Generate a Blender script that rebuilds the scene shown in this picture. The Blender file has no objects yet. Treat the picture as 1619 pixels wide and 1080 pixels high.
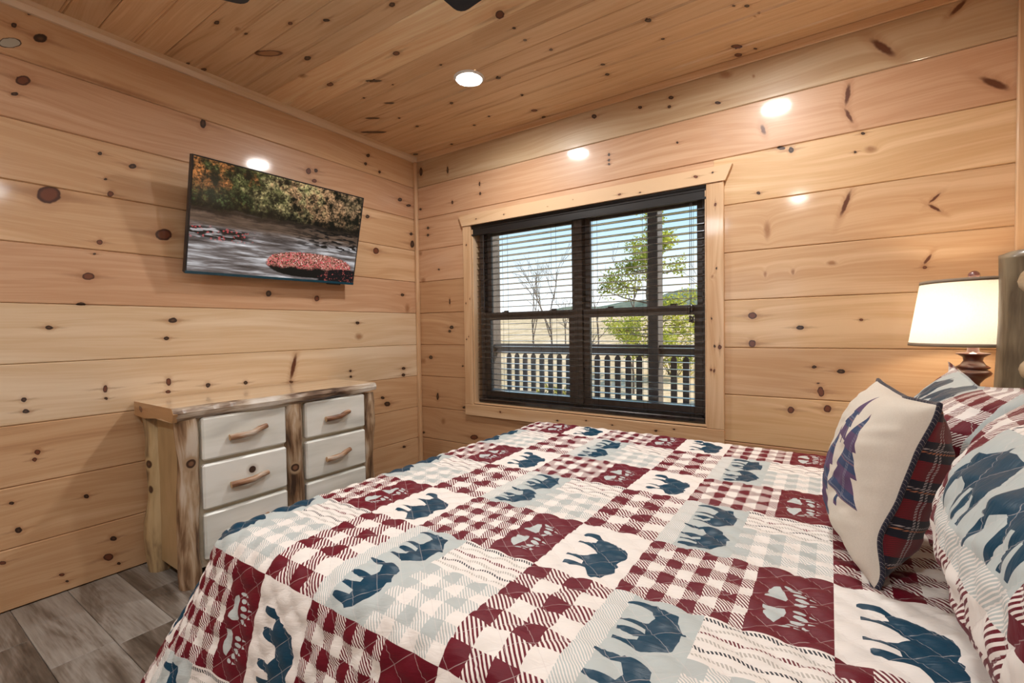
import bpy, math, random
import numpy as np
from mathutils import Matrix, Vector

SC = bpy.context.scene
COL = SC.collection
rnd = random.Random(7)

# ------------------------------------------------------------------ camera, sky, sun, exposure
cam_d = bpy.data.cameras.new('camera')
cam = bpy.data.objects.new('camera', cam_d)
COL.objects.link(cam)
cam_d.sensor_width = 36.0
cam_d.lens = 16.387
cam_d.clip_start = 0.02
cam_d.clip_end = 500
cam.matrix_world = Matrix(((0.826424, -0.003224, 0.563039, 2.68728),
                           (0.562865, 0.03022, -0.825996, -2.63056),
                           (-0.014352, 0.999538, 0.02679, 1.09013),
                           (0, 0, 0, 1)))
SC.camera = cam
SC.view_settings.view_transform = 'Standard'
SC.view_settings.look = 'None'
SC.view_settings.gamma = 1.0
SC.view_settings.use_curve_mapping = False
SC.view_settings.exposure = 0.0
SC.cycles.use_denoising = True
SC.cycles.max_bounces = 10
SC.cycles.diffuse_bounces = 6
SC.cycles.transparent_max_bounces = 24
SC.cycles.caustics_reflective = False
SC.cycles.caustics_refractive = False
SC.cycles.sample_clamp_indirect = 6.0

CAN_LIGHT = 400.0        # radiance of the recessed lamps' lenses
BULB_LIGHT = 120.0       # radiance of the table lamp's bulb
FAN_FILL = 18.0         # radiance of the unseen bowl added under the fan as room fill
SKY_STRENGTH = 2.2
SUN_STRENGTH = 8.0

world = bpy.data.worlds.new('sky')
SC.world = world
world.use_nodes = True
wt = world.node_tree
wt.nodes.clear()
w_out = wt.nodes.new('ShaderNodeOutputWorld')
w_bg = wt.nodes.new('ShaderNodeBackground')
w_geo = wt.nodes.new('ShaderNodeTexCoord')
w_sep = wt.nodes.new('ShaderNodeSeparateXYZ')
w_ramp = wt.nodes.new('ShaderNodeValToRGB')
wt.links.new(w_geo.outputs['Generated'], w_sep.inputs[0])
wt.links.new(w_sep.outputs['Z'], w_ramp.inputs[0])
cr = w_ramp.color_ramp
cr.elements[0].position = 0.0
cr.elements[0].color = (0.80, 0.84, 0.88, 1)
cr.elements[1].position = 0.10
cr.elements[1].color = (0.56, 0.60, 0.64, 1)
e = cr.elements.new(0.20); e.color = (0.34, 0.475, 0.565, 1)
e = cr.elements.new(0.30); e.color = (0.175, 0.36, 0.50, 1)
e = cr.elements.new(0.8); e.color = (0.12, 0.30, 0.62, 1)
wt.links.new(w_ramp.outputs[0], w_bg.inputs[0])
w_bg.inputs[1].default_value = SKY_STRENGTH
wt.links.new(w_bg.outputs[0], w_out.inputs[0])

sun_d = bpy.data.lights.new('sun', 'SUN')
sun_d.energy = SUN_STRENGTH
sun_d.angle = math.radians(0.8)
sun_d.color = (1.0, 0.93, 0.80)
sun = bpy.data.objects.new('sun', sun_d)
COL.objects.link(sun)
sun.rotation_euler = Vector((-0.70, -0.42, -0.58)).to_track_quat('-Z', 'Y').to_euler()

# ------------------------------------------------------------------ helpers
WL = {}


def wloc(o):
    return WL.get(o.name, Vector((0, 0, 0))) if o else Vector((0, 0, 0))


def tag(o, label=None, cat=None, group=None, kind=None):
    if label: o['label'] = label
    if cat: o['category'] = cat
    if group: o['group'] = group
    if kind: o['kind'] = kind
    return o


def thing(name, loc, label, cat, group=None):
    o = bpy.data.objects.new(name, None)
    o.empty_display_size = 0.05
    COL.objects.link(o)
    o.location = loc
    WL[o.name] = Vector(loc)
    return tag(o, label, cat, group)


class MB:
    """collects geometry in world coordinates"""
    def __init__(s):
        s.v = []; s.f = []; s.uv = None; s.sm = []; s.mi = []

    def add(s, vs, fs, smooth=False, mi=0):
        n = len(s.v)
        s.v += [tuple(p) for p in vs]
        for f in fs:
            s.f.append(tuple(i + n for i in f)); s.sm.append(smooth); s.mi.append(mi)
        return s

    def box(s, x0, x1, y0, y1, z0, z1, mi=0):
        vs = [(x, y, z) for x in (x0, x1) for y in (y0, y1) for z in (z0, z1)]
        return s.add(vs, [(0, 1, 3, 2), (4, 6, 7, 5), (0, 4, 5, 1), (2, 3, 7, 6), (0, 2, 6, 4), (1, 5, 7, 3)], mi=mi)

    def bbox(s, x0, x1, y0, y1, z0, z1, b=0.004, mi=0):
        """box with chamfered edges"""
        vs = []; idx = {}
        X = (x0, x1); Y = (y0, y1); Z = (z0, z1)
        for i in (0, 1):
            for j in (0, 1):
                for k in (0, 1):
                    dx, dy, dz = (1 - 2 * i) * b, (1 - 2 * j) * b, (1 - 2 * k) * b
                    for a in range(3):
                        p = [X[i] + dx, Y[j] + dy, Z[k] + dz]
                        p[a] = (X, Y, Z)[a][(i, j, k)[a]]
                        idx[(i, j, k, a)] = len(vs); vs.append(tuple(p))
        fs = []
        for a in range(3):
            b1, b2 = [c for c in range(3) if c != a]
            for sgn in (0, 1):
                def key(p, q):
                    t = [0, 0, 0]; t[a] = sgn; t[b1] = p; t[b2] = q
                    return idx[(t[0], t[1], t[2], a)]
                fs.append((key(0, 0), key(1, 0), key(1, 1), key(0, 1)))
        for a in range(3):
            b1, b2 = [c for c in range(3) if c != a]
            for p in (0, 1):
                for q in (0, 1):
                    def kk(e, face):
                        t = [0, 0, 0]; t[a] = e; t[b1] = p; t[b2] = q
                        return idx[(t[0], t[1], t[2], face)]
                    fs.append((kk(0, b1), kk(1, b1), kk(1, b2), kk(0, b2)))
        for i in (0, 1):
            for j in (0, 1):
                for k in (0, 1):
                    fs.append(tuple(idx[(i, j, k, a)] for a in range(3)))
        return s.add(vs, fs, mi=mi)

    def tube(s, pts, rad, n=12, caps=True, smooth=True, mi=0, cap_mi=None, wob=0.0, seed=0):
        r_ = random.Random(seed)
        pts = [Vector(p) for p in pts]
        if not hasattr(rad, '__len__'): rad = [rad] * len(pts)
        vs = []; fs = []
        up = None
        for i, p in enumerate(pts):
            d = (pts[min(i + 1, len(pts) - 1)] - pts[max(i - 1, 0)]).normalized()
            if up is None:
                up = Vector((0, 0, 1)) if abs(d.z) < 0.9 else Vector((1, 0, 0))
            a = d.cross(up)
            if a.length < 1e-6: a = d.cross(Vector((0, 1, 0)))
            a.normalize(); b = a.cross(d).normalized(); up = b
            for k in range(n):
                t = 2 * math.pi * k / n
                rr = rad[i] * (1 + wob * (r_.random() - 0.5))
                vs.append(p + (a * math.cos(t) + b * math.sin(t)) * rr)
        for i in range(len(pts) - 1):
            for k in range(n):
                k2 = (k + 1) % n
                fs.append((i * n + k, i * n + k2, (i + 1) * n + k2, (i + 1) * n + k))
        s.add(vs, fs, smooth, mi)
        if caps:
            m = len(pts) - 1
            cm = mi if cap_mi is None else cap_mi
            s.add([vs[k] for k in range(n)], [tuple(range(n))[::-1]], False, cm)
            s.add([vs[m * n + k] for k in range(n)], [tuple(range(n))], False, cm)
        return s

    def lathe(s, prof, c, n=32, smooth=True, mi=0):
        vs = []; fs = []
        for r, z in prof:
            for k in range(n):
                t = 2 * math.pi * k / n
                vs.append((c[0] + r * math.cos(t), c[1] + r * math.sin(t), c[2] + z))
        for i in range(len(prof) - 1):
            for k in range(n):
                k2 = (k + 1) % n
                fs.append((i * n + k, i * n + k2, (i + 1) * n + k2, (i + 1) * n + k))
        return s.add(vs, fs, smooth, mi)

    def prism(s, poly, a, axis, lo, hi, mi=0):
        """extrude a 2D polygon (in the two other axes) along axis"""
        n = len(poly)
        def P(q, e):
            t = [0, 0, 0]; o = [c for c in range(3) if c != axis]
            t[axis] = e; t[o[0]] = q[0]; t[o[1]] = q[1]
            return tuple(t)
        vs = [P(q, lo) for q in poly] + [P(q, hi) for q in poly]
        fs = [tuple(range(n)), tuple(range(2 * n - 1, n - 1, -1))]
        fs += [(i, i + n, (i + 1) % n + n, (i + 1) % n) for i in range(n)]
        return s.add(vs, fs, mi=mi)

    def grid(s, P, smooth=True, mi=0, closed_u=False):
        """P: array (nu, nv, 3)"""
        nu, nv = P.shape[:2]
        vs = P.reshape(-1, 3).tolist()
        fs = []
        for i in range(nu - (0 if closed_u else 1)):
            i2 = (i + 1) % nu
            for j in range(nv - 1):
                fs.append((i * nv + j, i2 * nv + j, i2 * nv + j + 1, i * nv + j + 1))
        return s.add(vs, fs, smooth, mi)

    def build(s, name, mats, parent=None, origin=None, uvs=None, weld=False):
        me = bpy.data.meshes.new(name)
        o0 = wloc(parent) if origin is None else Vector(origin)
        me.from_pydata([(v[0] - o0[0], v[1] - o0[1], v[2] - o0[2]) for v in s.v], [], s.f)
        for m in (mats if isinstance(mats, (list, tuple)) else [mats]):
            me.materials.append(m)
        me.polygons.foreach_set('use_smooth', s.sm)
        me.polygons.foreach_set('material_index', s.mi)
        if uvs is not None:
            ul = me.uv_layers.new(name='UVMap')
            li = np.zeros(len(me.loops), dtype=np.int32)
            me.loops.foreach_get('vertex_index', li)
            ul.data.foreach_set('uv', np.asarray(uvs, dtype=np.float32)[li].ravel())
        me.validate(); me.update()
        o = bpy.data.objects.new(name, me)
        COL.objects.link(o)
        if parent:
            o.parent = parent
            WL[o.name] = wloc(parent)
        else:
            o.location = o0
            WL[o.name] = Vector(o0)
        return o


def fix_normals(o):
    import bmesh
    bm = bmesh.new(); bm.from_mesh(o.data)
    bmesh.ops.remove_doubles(bm, verts=bm.verts, dist=1e-5)
    bmesh.ops.recalc_face_normals(bm, faces=bm.faces)
    bm.to_mesh(o.data); bm.free()
    return o


def struct(name, mb, mat, parent=None):
    o = mb.build(name, mat, parent)
    if parent is None:
        o['kind'] = 'structure'
    return o


def linked_copy(o, parent, shift=(0, 0, 0)):
    c = o.copy()
    COL.objects.link(c)
    c.parent = parent
    c.location = Vector(o.location) + Vector(shift)
    WL[c.name] = wloc(parent)
    return c


# ------------------------------------------------------------------ node helpers
class NT:
    def __init__(s, name):
        s.m = bpy.data.materials.new(name)
        s.m.use_nodes = True
        s.t = s.m.node_tree
        s.t.nodes.clear()
        s.out = s.t.nodes.new('ShaderNodeOutputMaterial')

    def n(s, typ): return s.t.nodes.new(typ)

    def put(s, inp, v):
        if hasattr(v, 'is_output') or isinstance(v, bpy.types.NodeSocket): s.t.links.new(v, inp)
        else: inp.default_value = v

    def m_(s, op, a, b=None, c=None, clamp=False):
        nd = s.n('ShaderNodeMath'); nd.operation = op; nd.use_clamp = clamp
        s.put(nd.inputs[0], a)
        if b is not None: s.put(nd.inputs[1], b)
        if c is not None: s.put(nd.inputs[2], c)
        return nd.outputs[0]

    def add(s, a, b): return s.m_('ADD', a, b)
    def sub(s, a, b): return s.m_('SUBTRACT', a, b)
    def mul(s, a, b): return s.m_('MULTIPLY', a, b)
    def div(s, a, b): return s.m_('DIVIDE', a, b)
    def lt(s, a, b): return s.m_('LESS_THAN', a, b)
    def gt(s, a, b): return s.m_('GREATER_THAN', a, b)
    def fract(s, a): return s.m_('FRACT', a)
    def mn(s, a, b): return s.m_('MINIMUM', a, b)
    def mx(s, a, b): return s.m_('MAXIMUM', a, b)
    def inv(s, a): return s.m_('SUBTRACT', 1.0, a)

    def step(s, x, a, b):
        """smooth 0..1 as x goes a..b (a may exceed b)"""
        nd = s.n('ShaderNodeMapRange'); nd.interpolation_type = 'SMOOTHSTEP'
        s.put(nd.inputs['Value'], x)
        if a < b:
            nd.inputs['From Min'].default_value = a; nd.inputs['From Max'].default_value = b
        else:
            nd.inputs['From Min'].default_value = b; nd.inputs['From Max'].default_value = a
            nd.inputs['To Min'].default_value = 1.0; nd.inputs['To Max'].default_value = 0.0
        return nd.outputs[0]

    def mix(s, f, a, b):
        nd = s.n('ShaderNodeMix'); nd.data_type = 'RGBA'
        s.put(nd.inputs[0], f)
        for i, v in ((6, a), (7, b)):
            if isinstance(v, tuple): v = (v[0], v[1], v[2], 1.0)
            s.put(nd.inputs[i], v)
        return nd.outputs[2]

    def mixf(s, f, a, b):
        nd = s.n('ShaderNodeMix'); nd.data_type = 'FLOAT'
        s.put(nd.inputs[0], f); s.put(nd.inputs[2], a); s.put(nd.inputs[3], b)
        return nd.outputs[0]

    def xyz(s, x, y, z=0.0):
        nd = s.n('ShaderNodeCombineXYZ')
        s.put(nd.inputs[0], x); s.put(nd.inputs[1], y); s.put(nd.inputs[2], z)
        return nd.outputs[0]

    def sep(s, v):
        nd = s.n('ShaderNodeSeparateXYZ'); s.put(nd.inputs[0], v)
        return nd.outputs

    def noise(s, vec, scale=1.0, detail=3.0, rough=0.55, dist=0.0):
        nd = s.n('ShaderNodeTexNoise'); s.put(nd.inputs['Vector'], vec)
        nd.inputs['Scale'].default_value = scale; nd.inputs['Detail'].default_value = detail
        nd.inputs['Roughness'].default_value = rough; nd.inputs['Distortion'].default_value = dist
        return nd.outputs['Fac']

    def voro(s, vec, scale=1.0, feature='F1', out='Distance'):
        nd = s.n('ShaderNodeTexVoronoi'); s.put(nd.inputs['Vector'], vec)
        nd.feature = feature; nd.inputs['Scale'].default_value = scale
        return nd.outputs[out]

    def ramp(s, f, stops):
        nd = s.n('ShaderNodeValToRGB'); s.put(nd.inputs[0], f)
        r = nd.color_ramp
        while len(r.elements) > 1: r.elements.remove(r.elements[-1])
        for i, (p, c) in enumerate(stops):
            e = r.elements[0] if i == 0 else r.elements.new(p)
            e.position = p
            e.color = (c[0], c[1], c[2], 1)
        return nd.outputs[0]

    def curve(s, x, pts):
        nd = s.n('ShaderNodeFloatCurve'); s.put(nd.inputs['Value'], x)
        c = nd.mapping.curves[0]
        pts = sorted(pts)
        c.points[0].location = pts[0]; c.points[1].location = pts[-1]
        for p in pts[1:-1]: c.points.new(p[0], p[1])
        for p in c.points: p.handle_type = 'VECTOR'
        nd.mapping.update()
        return nd.outputs[0]

    def coord(s, which='Object'):
        return s.n('ShaderNodeTexCoord').outputs[which]

    def bump(s, h, strength=0.2, dist=0.002):
        nd = s.n('ShaderNodeBump'); s.put(nd.inputs['Height'], h)
        nd.inputs['Strength'].default_value = strength; nd.inputs['Distance'].default_value = dist
        return nd.outputs[0]

    def principled(s, color, rough=0.5, normal=None, spec=0.5, coat=0.0, coat_rough=0.1, coat_ior=1.5, metallic=0.0, sheen=0.0):
        b = s.n('ShaderNodeBsdfPrincipled')
        if isinstance(color, tuple): color = (color[0], color[1], color[2], 1.0)
        s.put(b.inputs['Base Color'], color); s.put(b.inputs['Roughness'], rough)
        b.inputs['Specular IOR Level'].default_value = spec
        b.inputs['Coat Weight'].default_value = coat
        b.inputs['Coat Roughness'].default_value = coat_rough
        b.inputs['Coat IOR'].default_value = coat_ior
        b.inputs['Metallic'].default_value = metallic
        b.inputs['Sheen Weight'].default_value = sheen
        if normal is not None: s.t.links.new(normal, b.inputs['Normal'])
        s.t.links.new(b.outputs[0], s.out.inputs[0])
        return b


def plain(name, color, rough=0.5, metallic=0.0, var=0.08, scale=30.0, coat=0.0):
    t = NT(name)
    f = t.noise(t.coord(), scale, 3)
    k = tuple(c * (1 - var) for c in color); h = tuple(min(1, c * (1 + var)) for c in color)
    t.principled(t.ramp(f, [(0.3, k), (0.7, h)]), rough, metallic=metallic, coat=coat)
    return t.m


def emit(name, color, strength):
    t = NT(name)
    e = t.n('ShaderNodeEmission')
    e.inputs[0].default_value = (*color, 1); e.inputs[1].default_value = strength
    t.t.links.new(e.outputs[0], t.out.inputs[0])
    return t.m


PAL = {'cream': ((0.74, 0.60, 0.43), (0.63, 0.46, 0.285), (0.40, 0.235, 0.12)),
       'tan': ((0.68, 0.475, 0.29), (0.545, 0.335, 0.18), (0.32, 0.155, 0.065)),
       'pink': ((0.66, 0.44, 0.285), (0.52, 0.305, 0.175), (0.31, 0.145, 0.07)),
       'orange': ((0.58, 0.375, 0.215), (0.45, 0.255, 0.13), (0.26, 0.115, 0.048)),
       'olive': ((0.54, 0.41, 0.26), (0.44, 0.30, 0.17), (0.27, 0.15, 0.075)),
       'gold': ((0.74, 0.53, 0.32), (0.60, 0.385, 0.20), (0.36, 0.18, 0.075))}


def pine(name, axes, seed, knots=(), tone=0.0, pal='tan', coat=0.7, light=None, mid=None, dark=None):
    """varnished knotty pine; axes = (along, across) axis numbers; knots in the same two coordinates"""
    t = NT(name)
    if light is None: light, mid, dark = PAL[pal]
    if dark is None: dark = tuple(0.6 * q for q in mid)
    o = t.sep(t.coord('Object'))
    u, v = o[axes[0]], o[axes[1]]
    p = t.xyz(u, v, 0.0)
    if knots:
        w1 = t.noise(p, 45.0, 2.0); w2 = t.noise(t.xyz(v, u, 3.0), 45.0, 2.0)
        p = t.xyz(t.add(u, t.mul(t.sub(w1, 0.5), 0.010)), t.add(v, t.mul(t.sub(w2, 0.5), 0.008)), 0.0)
    ds = {}
    tail = None
    for (cu, cv, ru, rv, ang, kind) in knots:
        mp = t.n('ShaderNodeMapping'); mp.vector_type = 'TEXTURE'
        t.t.links.new(p, mp.inputs['Vector'])
        mp.inputs['Location'].default_value = (cu, cv, 0)
        mp.inputs['Rotation'].default_value = (0, 0, ang)
        mp.inputs['Scale'].default_value = (ru, rv, 1)
        ln = t.n('ShaderNodeVectorMath'); ln.operation = 'LENGTH'
        t.t.links.new(mp.outputs[0], ln.inputs[0])
        d = ln.outputs['Value']
        ds[kind] = d if kind not in ds else t.mn(ds[kind], d)
        if kind in 'kr':
            dl = t.n('ShaderNodeVectorMath'); dl.operation = 'SUBTRACT'
            t.t.links.new(p, dl.inputs[0]); dl.inputs[1].default_value = (cu, cv, 0)
            ml = t.n('ShaderNodeVectorMath'); ml.operation = 'MULTIPLY'
            t.t.links.new(dl.outputs[0], ml.inputs[0]); ml.inputs[1].default_value = (0.20 / ru, 1.5 / rv, 1)
            ll = t.n('ShaderNodeVectorMath'); ll.operation = 'LENGTH'
            t.t.links.new(ml.outputs[0], ll.inputs[0])
            tail = ll.outputs['Value'] if tail is None else t.mn(tail, ll.outputs['Value'])
    dall = None
    for kd in ds.values():
        dall = kd if dall is None else t.mn(dall, kd)
    rx = random.Random(seed)
    su, sv = rx.uniform(0, 50), rx.uniform(0, 50)
    slow = t.noise(t.xyz(t.add(t.mul(u, 0.9), su), t.add(t.mul(v, 1.5), sv), 0.0), 1.0, 1.0)
    vw = t.add(v, t.mul(slow, 0.16))
    if dall is not None:
        near = t.div(0.03, t.add(0.6, t.mul(dall, dall)))
        vw = t.add(vw, t.mul(near, 1.3))
    band = t.noise(t.xyz(t.add(t.mul(u, 0.7), su), t.add(t.mul(vw, 16.0), sv), seed * 0.37), 1.0, 3.0, 0.6)
    fine = t.noise(t.xyz(t.add(t.mul(u, 3.0), su), t.add(t.mul(vw, 110.0), sv), seed * 0.71), 1.0, 2.0, 0.6)
    fac = t.add(t.add(t.mul(band, 0.85), t.mul(fine, 0.22)), t.mul(slow, 0.40))
    fac = t.add(fac, -0.245 + tone)
    col = t.ramp(fac, [(0.30, light), (0.50, mid), (0.60, tuple(0.5 * (a + b) for a, b in zip(light, mid))), (0.74, mid), (0.92, dark)])
    if tail is not None:
        col = t.mix(t.mul(t.step(tail, 1.25, 0.2), 0.42), col, (0.22, 0.095, 0.038))
    if 'b' in ds:
        col = t.mix(t.mul(t.step(ds['b'], 1.3, 0.2), 0.75), col, (0.27, 0.115, 0.045))
    for kd in ('k', 'r', 's', 'o'):
        if kd in ds:
            d = ds[kd]
            col = t.mix(t.mul(t.step(d, 2.6, 0.9), 0.28), col, (0.30, 0.12, 0.045))
            if kd == 'r':
                col = t.mix(t.step(d, 1.08, 0.9), col, (0.055, 0.016, 0.008))
                col = t.mix(t.mul(t.step(d, 0.85, 0.55), 0.9), col, (0.155, 0.045, 0.02))
            elif kd == 'o':
                col = t.mix(t.step(d, 1.1, 0.95), col, (0.09, 0.03, 0.013))
                col = t.mix(t.mul(t.step(d, 0.85, 0.6), 0.9), col, (0.36, 0.18, 0.08))
            elif kd == 's':
                col = t.mix(t.step(d, 1.1, 0.5), col, (0.11, 0.035, 0.015))
            else:
                col = t.mix(t.step(d, 1.08, 0.85), col, (0.028, 0.012, 0.007))
                col = t.mix(t.mul(t.step(d, 0.6, 0.1), 0.55), col, (0.13, 0.06, 0.03))
    if 'p' in ds:
        col = t.mix(t.step(ds['p'], 1.1, 0.95), col, (0.05, 0.03, 0.02))
        col = t.mix(t.step(ds['p'], 0.92, 0.85), col, (0.42, 0.42, 0.36))
    nb = t.bump(t.add(fine, band), 0.06, 0.002)
    t.principled(col, 0.42, nb, spec=0.4, coat=coat, coat_rough=0.10, coat_ior=1.5)
    return t.m
K_LEFT=[(-1.923,1.898,0.01,0.007,0.79,'k'),(-1.807,1.874,0.016,0.011,0.58,'k'),(-1.908,1.789,0.007,0.005,0.6,'k'),(-1.892,1.726,0.014,0.01,1.07,'r'),(-2.094,1.677,0.042,0.032,0.85,'r'),(-1.692,1.575,0.036,0.027,0.42,'r'),(-1.937,1.503,0.012,0.01,0.89,'r'),(-1.956,1.448,0.007,0.004,0.25,'k'),(-1.979,1.348,0.021,0.016,0.25,'r'),(-1.667,1.157,0.019,0.014,0.05,'k'),(-2.111,1.124,0.013,0.009,0.02,'k'),(-1.696,1.069,0.012,0.009,-0.02,'k'),(-2.007,1.225,0.017,0.007,0.05,'k'),(-2.129,2.397,0.009,0.005,0.81,'k'),(-2.101,2.314,0.027,0.015,0.73,'k'),(-2.176,2.328,0.012,0.007,1.02,'k'),(-2.157,2.119,0.026,0.016,0.82,'r'),(-2.181,2.055,0.012,0.007,0.7,'k'),(-1.502,2.18,0.027,0.014,1.38,'k'),(-0.913,2.092,0.021,0.016,1.06,'r'),(-0.861,2.11,0.015,0.011,0.69,'k'),(-0.874,2.042,0.019,0.011,0.42,'r'),(-0.452,2.325,0.018,0.012,0.59,'k'),(-0.476,2.261,0.015,0.01,0.58,'k'),(-0.354,2.236,0.013,0.01,0.82,'k'),(-0.164,2.08,0.023,0.014,0.36,'k'),(-0.078,2.054,0.027,0.01,0.25,'k'),(-0.469,1.895,0.019,0.013,0.39,'k'),(-0.057,1.839,0.017,0.012,0.37,'k'),(-0.048,1.762,0.03,0.02,1.41,'k'),(-0.401,1.664,0.027,0.022,0.5,'r'),(-1.185,1.316,0.019,0.016,1.22,'k'),(-0.878,1.301,0.019,0.017,0.91,'r'),(-0.158,1.361,0.019,0.011,0.09,'k'),(-0.112,1.259,0.044,0.026,1.51,'b'),(-0.565,1.052,0.037,0.026,-0.02,'b'),(-0.573,1.147,0.016,0.011,0.03,'k'),(-0.164,0.802,0.019,0.012,-0.11,'k'),(-0.166,0.751,0.019,0.012,-0.13,'k'),(-0.328,0.552,0.03,0.018,-0.21,'k'),(-0.37,0.603,0.018,0.011,-0.2,'k'),(-1.693,0.854,0.019,0.011,-1.57,'r'),(-1.697,0.805,0.011,0.008,-0.24,'r'),(-1.518,0.819,0.013,0.012,-1.28,'k'),(-1.328,0.812,0.011,0.01,-1.04,'k'),(-1.064,0.79,0.014,0.008,-0.14,'k'),(-1.046,0.88,0.091,0.015,1.32,'s'),(-0.641,0.821,0.01,0.009,-0.22,'k'),(-0.638,0.782,0.01,0.009,-0.25,'k'),(-2.193,0.833,0.01,0.008,-1.44,'k'),(-2.188,0.785,0.011,0.009,-0.38,'k'),(-1.936,0.848,0.016,0.008,1.57,'r'),(-1.935,0.804,0.008,0.006,-0.34,'k'),(-2.16,0.612,0.011,0.009,-1.14,'r'),(-2.169,0.583,0.008,0.007,-1,'r'),(-2.014,0.384,0.011,0.008,-0.98,'k'),(-2.24,0.427,0.008,0.006,-0.79,'k'),(-2.223,0.311,0.013,0.009,-1.01,'k'),(-1.927,0.164,0.014,0.01,-0.8,'k'),(-1.947,0.087,0.021,0.014,-0.76,'r'),(-1.911,0.042,0.009,0.006,-0.72,'k'),(-2.103,0.076,0.009,0.006,-0.75,'r'),(-2.087,0.04,0.007,0.004,-0.96,'k'),(-2.27,0.198,0.011,0.007,-0.63,'r'),(-0.174,0.201,0.017,0.009,-0.31,'k'),(-2.189,2.252,0.037,0.017,0.61,'p')]
K_BACK=[(1.515,2.359,0.018,0.012,-0.53,'k'),(1.796,2.335,0.012,0.008,-0.49,'k'),(1.967,2.34,0.015,0.009,-0.51,'k'),(1.958,2.293,0.011,0.007,-0.48,'k'),(2.242,2.378,0.038,0.021,-0.44,'b'),(2.204,2.246,0.016,0.008,-0.36,'k'),(2.573,2.428,0.015,0.007,-1.45,'b'),(2.371,2.329,0.011,0.007,-1.37,'b'),(2.413,2.056,0.03,0.011,1.86,'s'),(2,2.09,0.008,0.006,-0.62,'k'),(1.607,2.111,0.01,0.008,-1.18,'k'),(1.607,2.079,0.009,0.007,-0.69,'k'),(1.607,2.056,0.009,0.007,-0.69,'k'),(2.49,1.949,0.019,0.01,-0.32,'k'),(2.532,1.93,0.014,0.01,-1.29,'k'),(2.876,2.294,0.073,0.017,2.26,'s'),(3.116,2.372,0.04,0.011,0.76,'s'),(2.751,2.128,0.054,0.011,1.46,'s'),(2.756,2.033,0.042,0.009,1.97,'s'),(3.223,2.035,0.061,0.015,2.43,'s'),(2.808,1.941,0.009,0.006,-0.63,'k'),(2.836,1.865,0.026,0.016,-0.38,'b'),(2.78,1.865,0.006,0.005,-0.61,'k'),(2.392,1.75,0.009,0.007,-0.64,'k'),(2.746,1.64,0.066,0.011,1.24,'s'),(3.05,1.614,0.029,0.006,0.8,'s'),(3.05,1.572,0.031,0.006,2.4,'s'),(2.431,1.56,0.05,0.016,-1.55,'b'),(3.029,1.36,0.026,0.007,1.07,'s'),(3.02,1.326,0.008,0.007,-0.26,'r'),(2.694,1.374,0.022,0.012,-0.13,'b'),(2.422,1.345,0.019,0.008,-1.55,'b'),(2.54,1.346,0.018,0.008,-1.55,'b'),(2.365,1.14,0.02,0.016,-0.08,'r'),(2.571,1.077,0.016,0.011,-0.03,'k'),(2.364,0.999,0.019,0.016,1.56,'r'),(2.805,1.109,0.007,0.006,-0.08,'r'),(2.627,0.889,0.01,0.008,0.11,'k'),(2.732,0.872,0.017,0.01,0.06,'k'),(2.652,0.779,0.018,0.012,1.52,'r'),(2.644,0.813,0.006,0.004,0.15,'k'),(2.656,0.769,0.018,0.012,1.52,'r'),(2.532,0.676,0.017,0.014,1.36,'r'),(2.68,0.695,0.017,0.015,1.28,'r'),(0.062,2.321,0.034,0.017,-1.54,'k'),(0.337,2.278,0.028,0.008,1.56,'k'),(0.636,2.12,0.016,0.007,-1.55,'k'),(0.639,2.052,0.012,0.009,-1.37,'k'),(0.05,2.033,0.013,0.009,-0.27,'k'),(0.377,2.033,0.014,0.009,-1.49,'k'),(0.126,1.878,0.016,0.011,-0.24,'k'),(0.123,1.824,0.015,0.011,-0.22,'k'),(0.041,1.69,0.021,0.019,-0.54,'b'),(0.23,1.551,0.01,0.008,-0.15,'k'),(0.063,1.481,0.028,0.024,-0.24,'b'),(0.335,1.302,0.024,0.006,1.55,'k'),(0.348,1.109,0.02,0.014,-0,'k'),(0.329,1.08,0.014,0.011,0.02,'k'),(0.13,0.88,0.02,0.015,0.08,'k'),(0.046,0.848,0.035,0.025,0.08,'b'),(0.452,0.822,0.009,0.007,0.11,'k'),(0.194,0.579,0.029,0.013,1.52,'k'),(0.459,0.517,0.018,0.009,0.12,'k'),(0.248,0.393,0.03,0.025,1.19,'b'),(0.548,0.305,0.036,0.018,0.17,'r'),(0.037,0.282,0.013,0.009,0.25,'k')]
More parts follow.
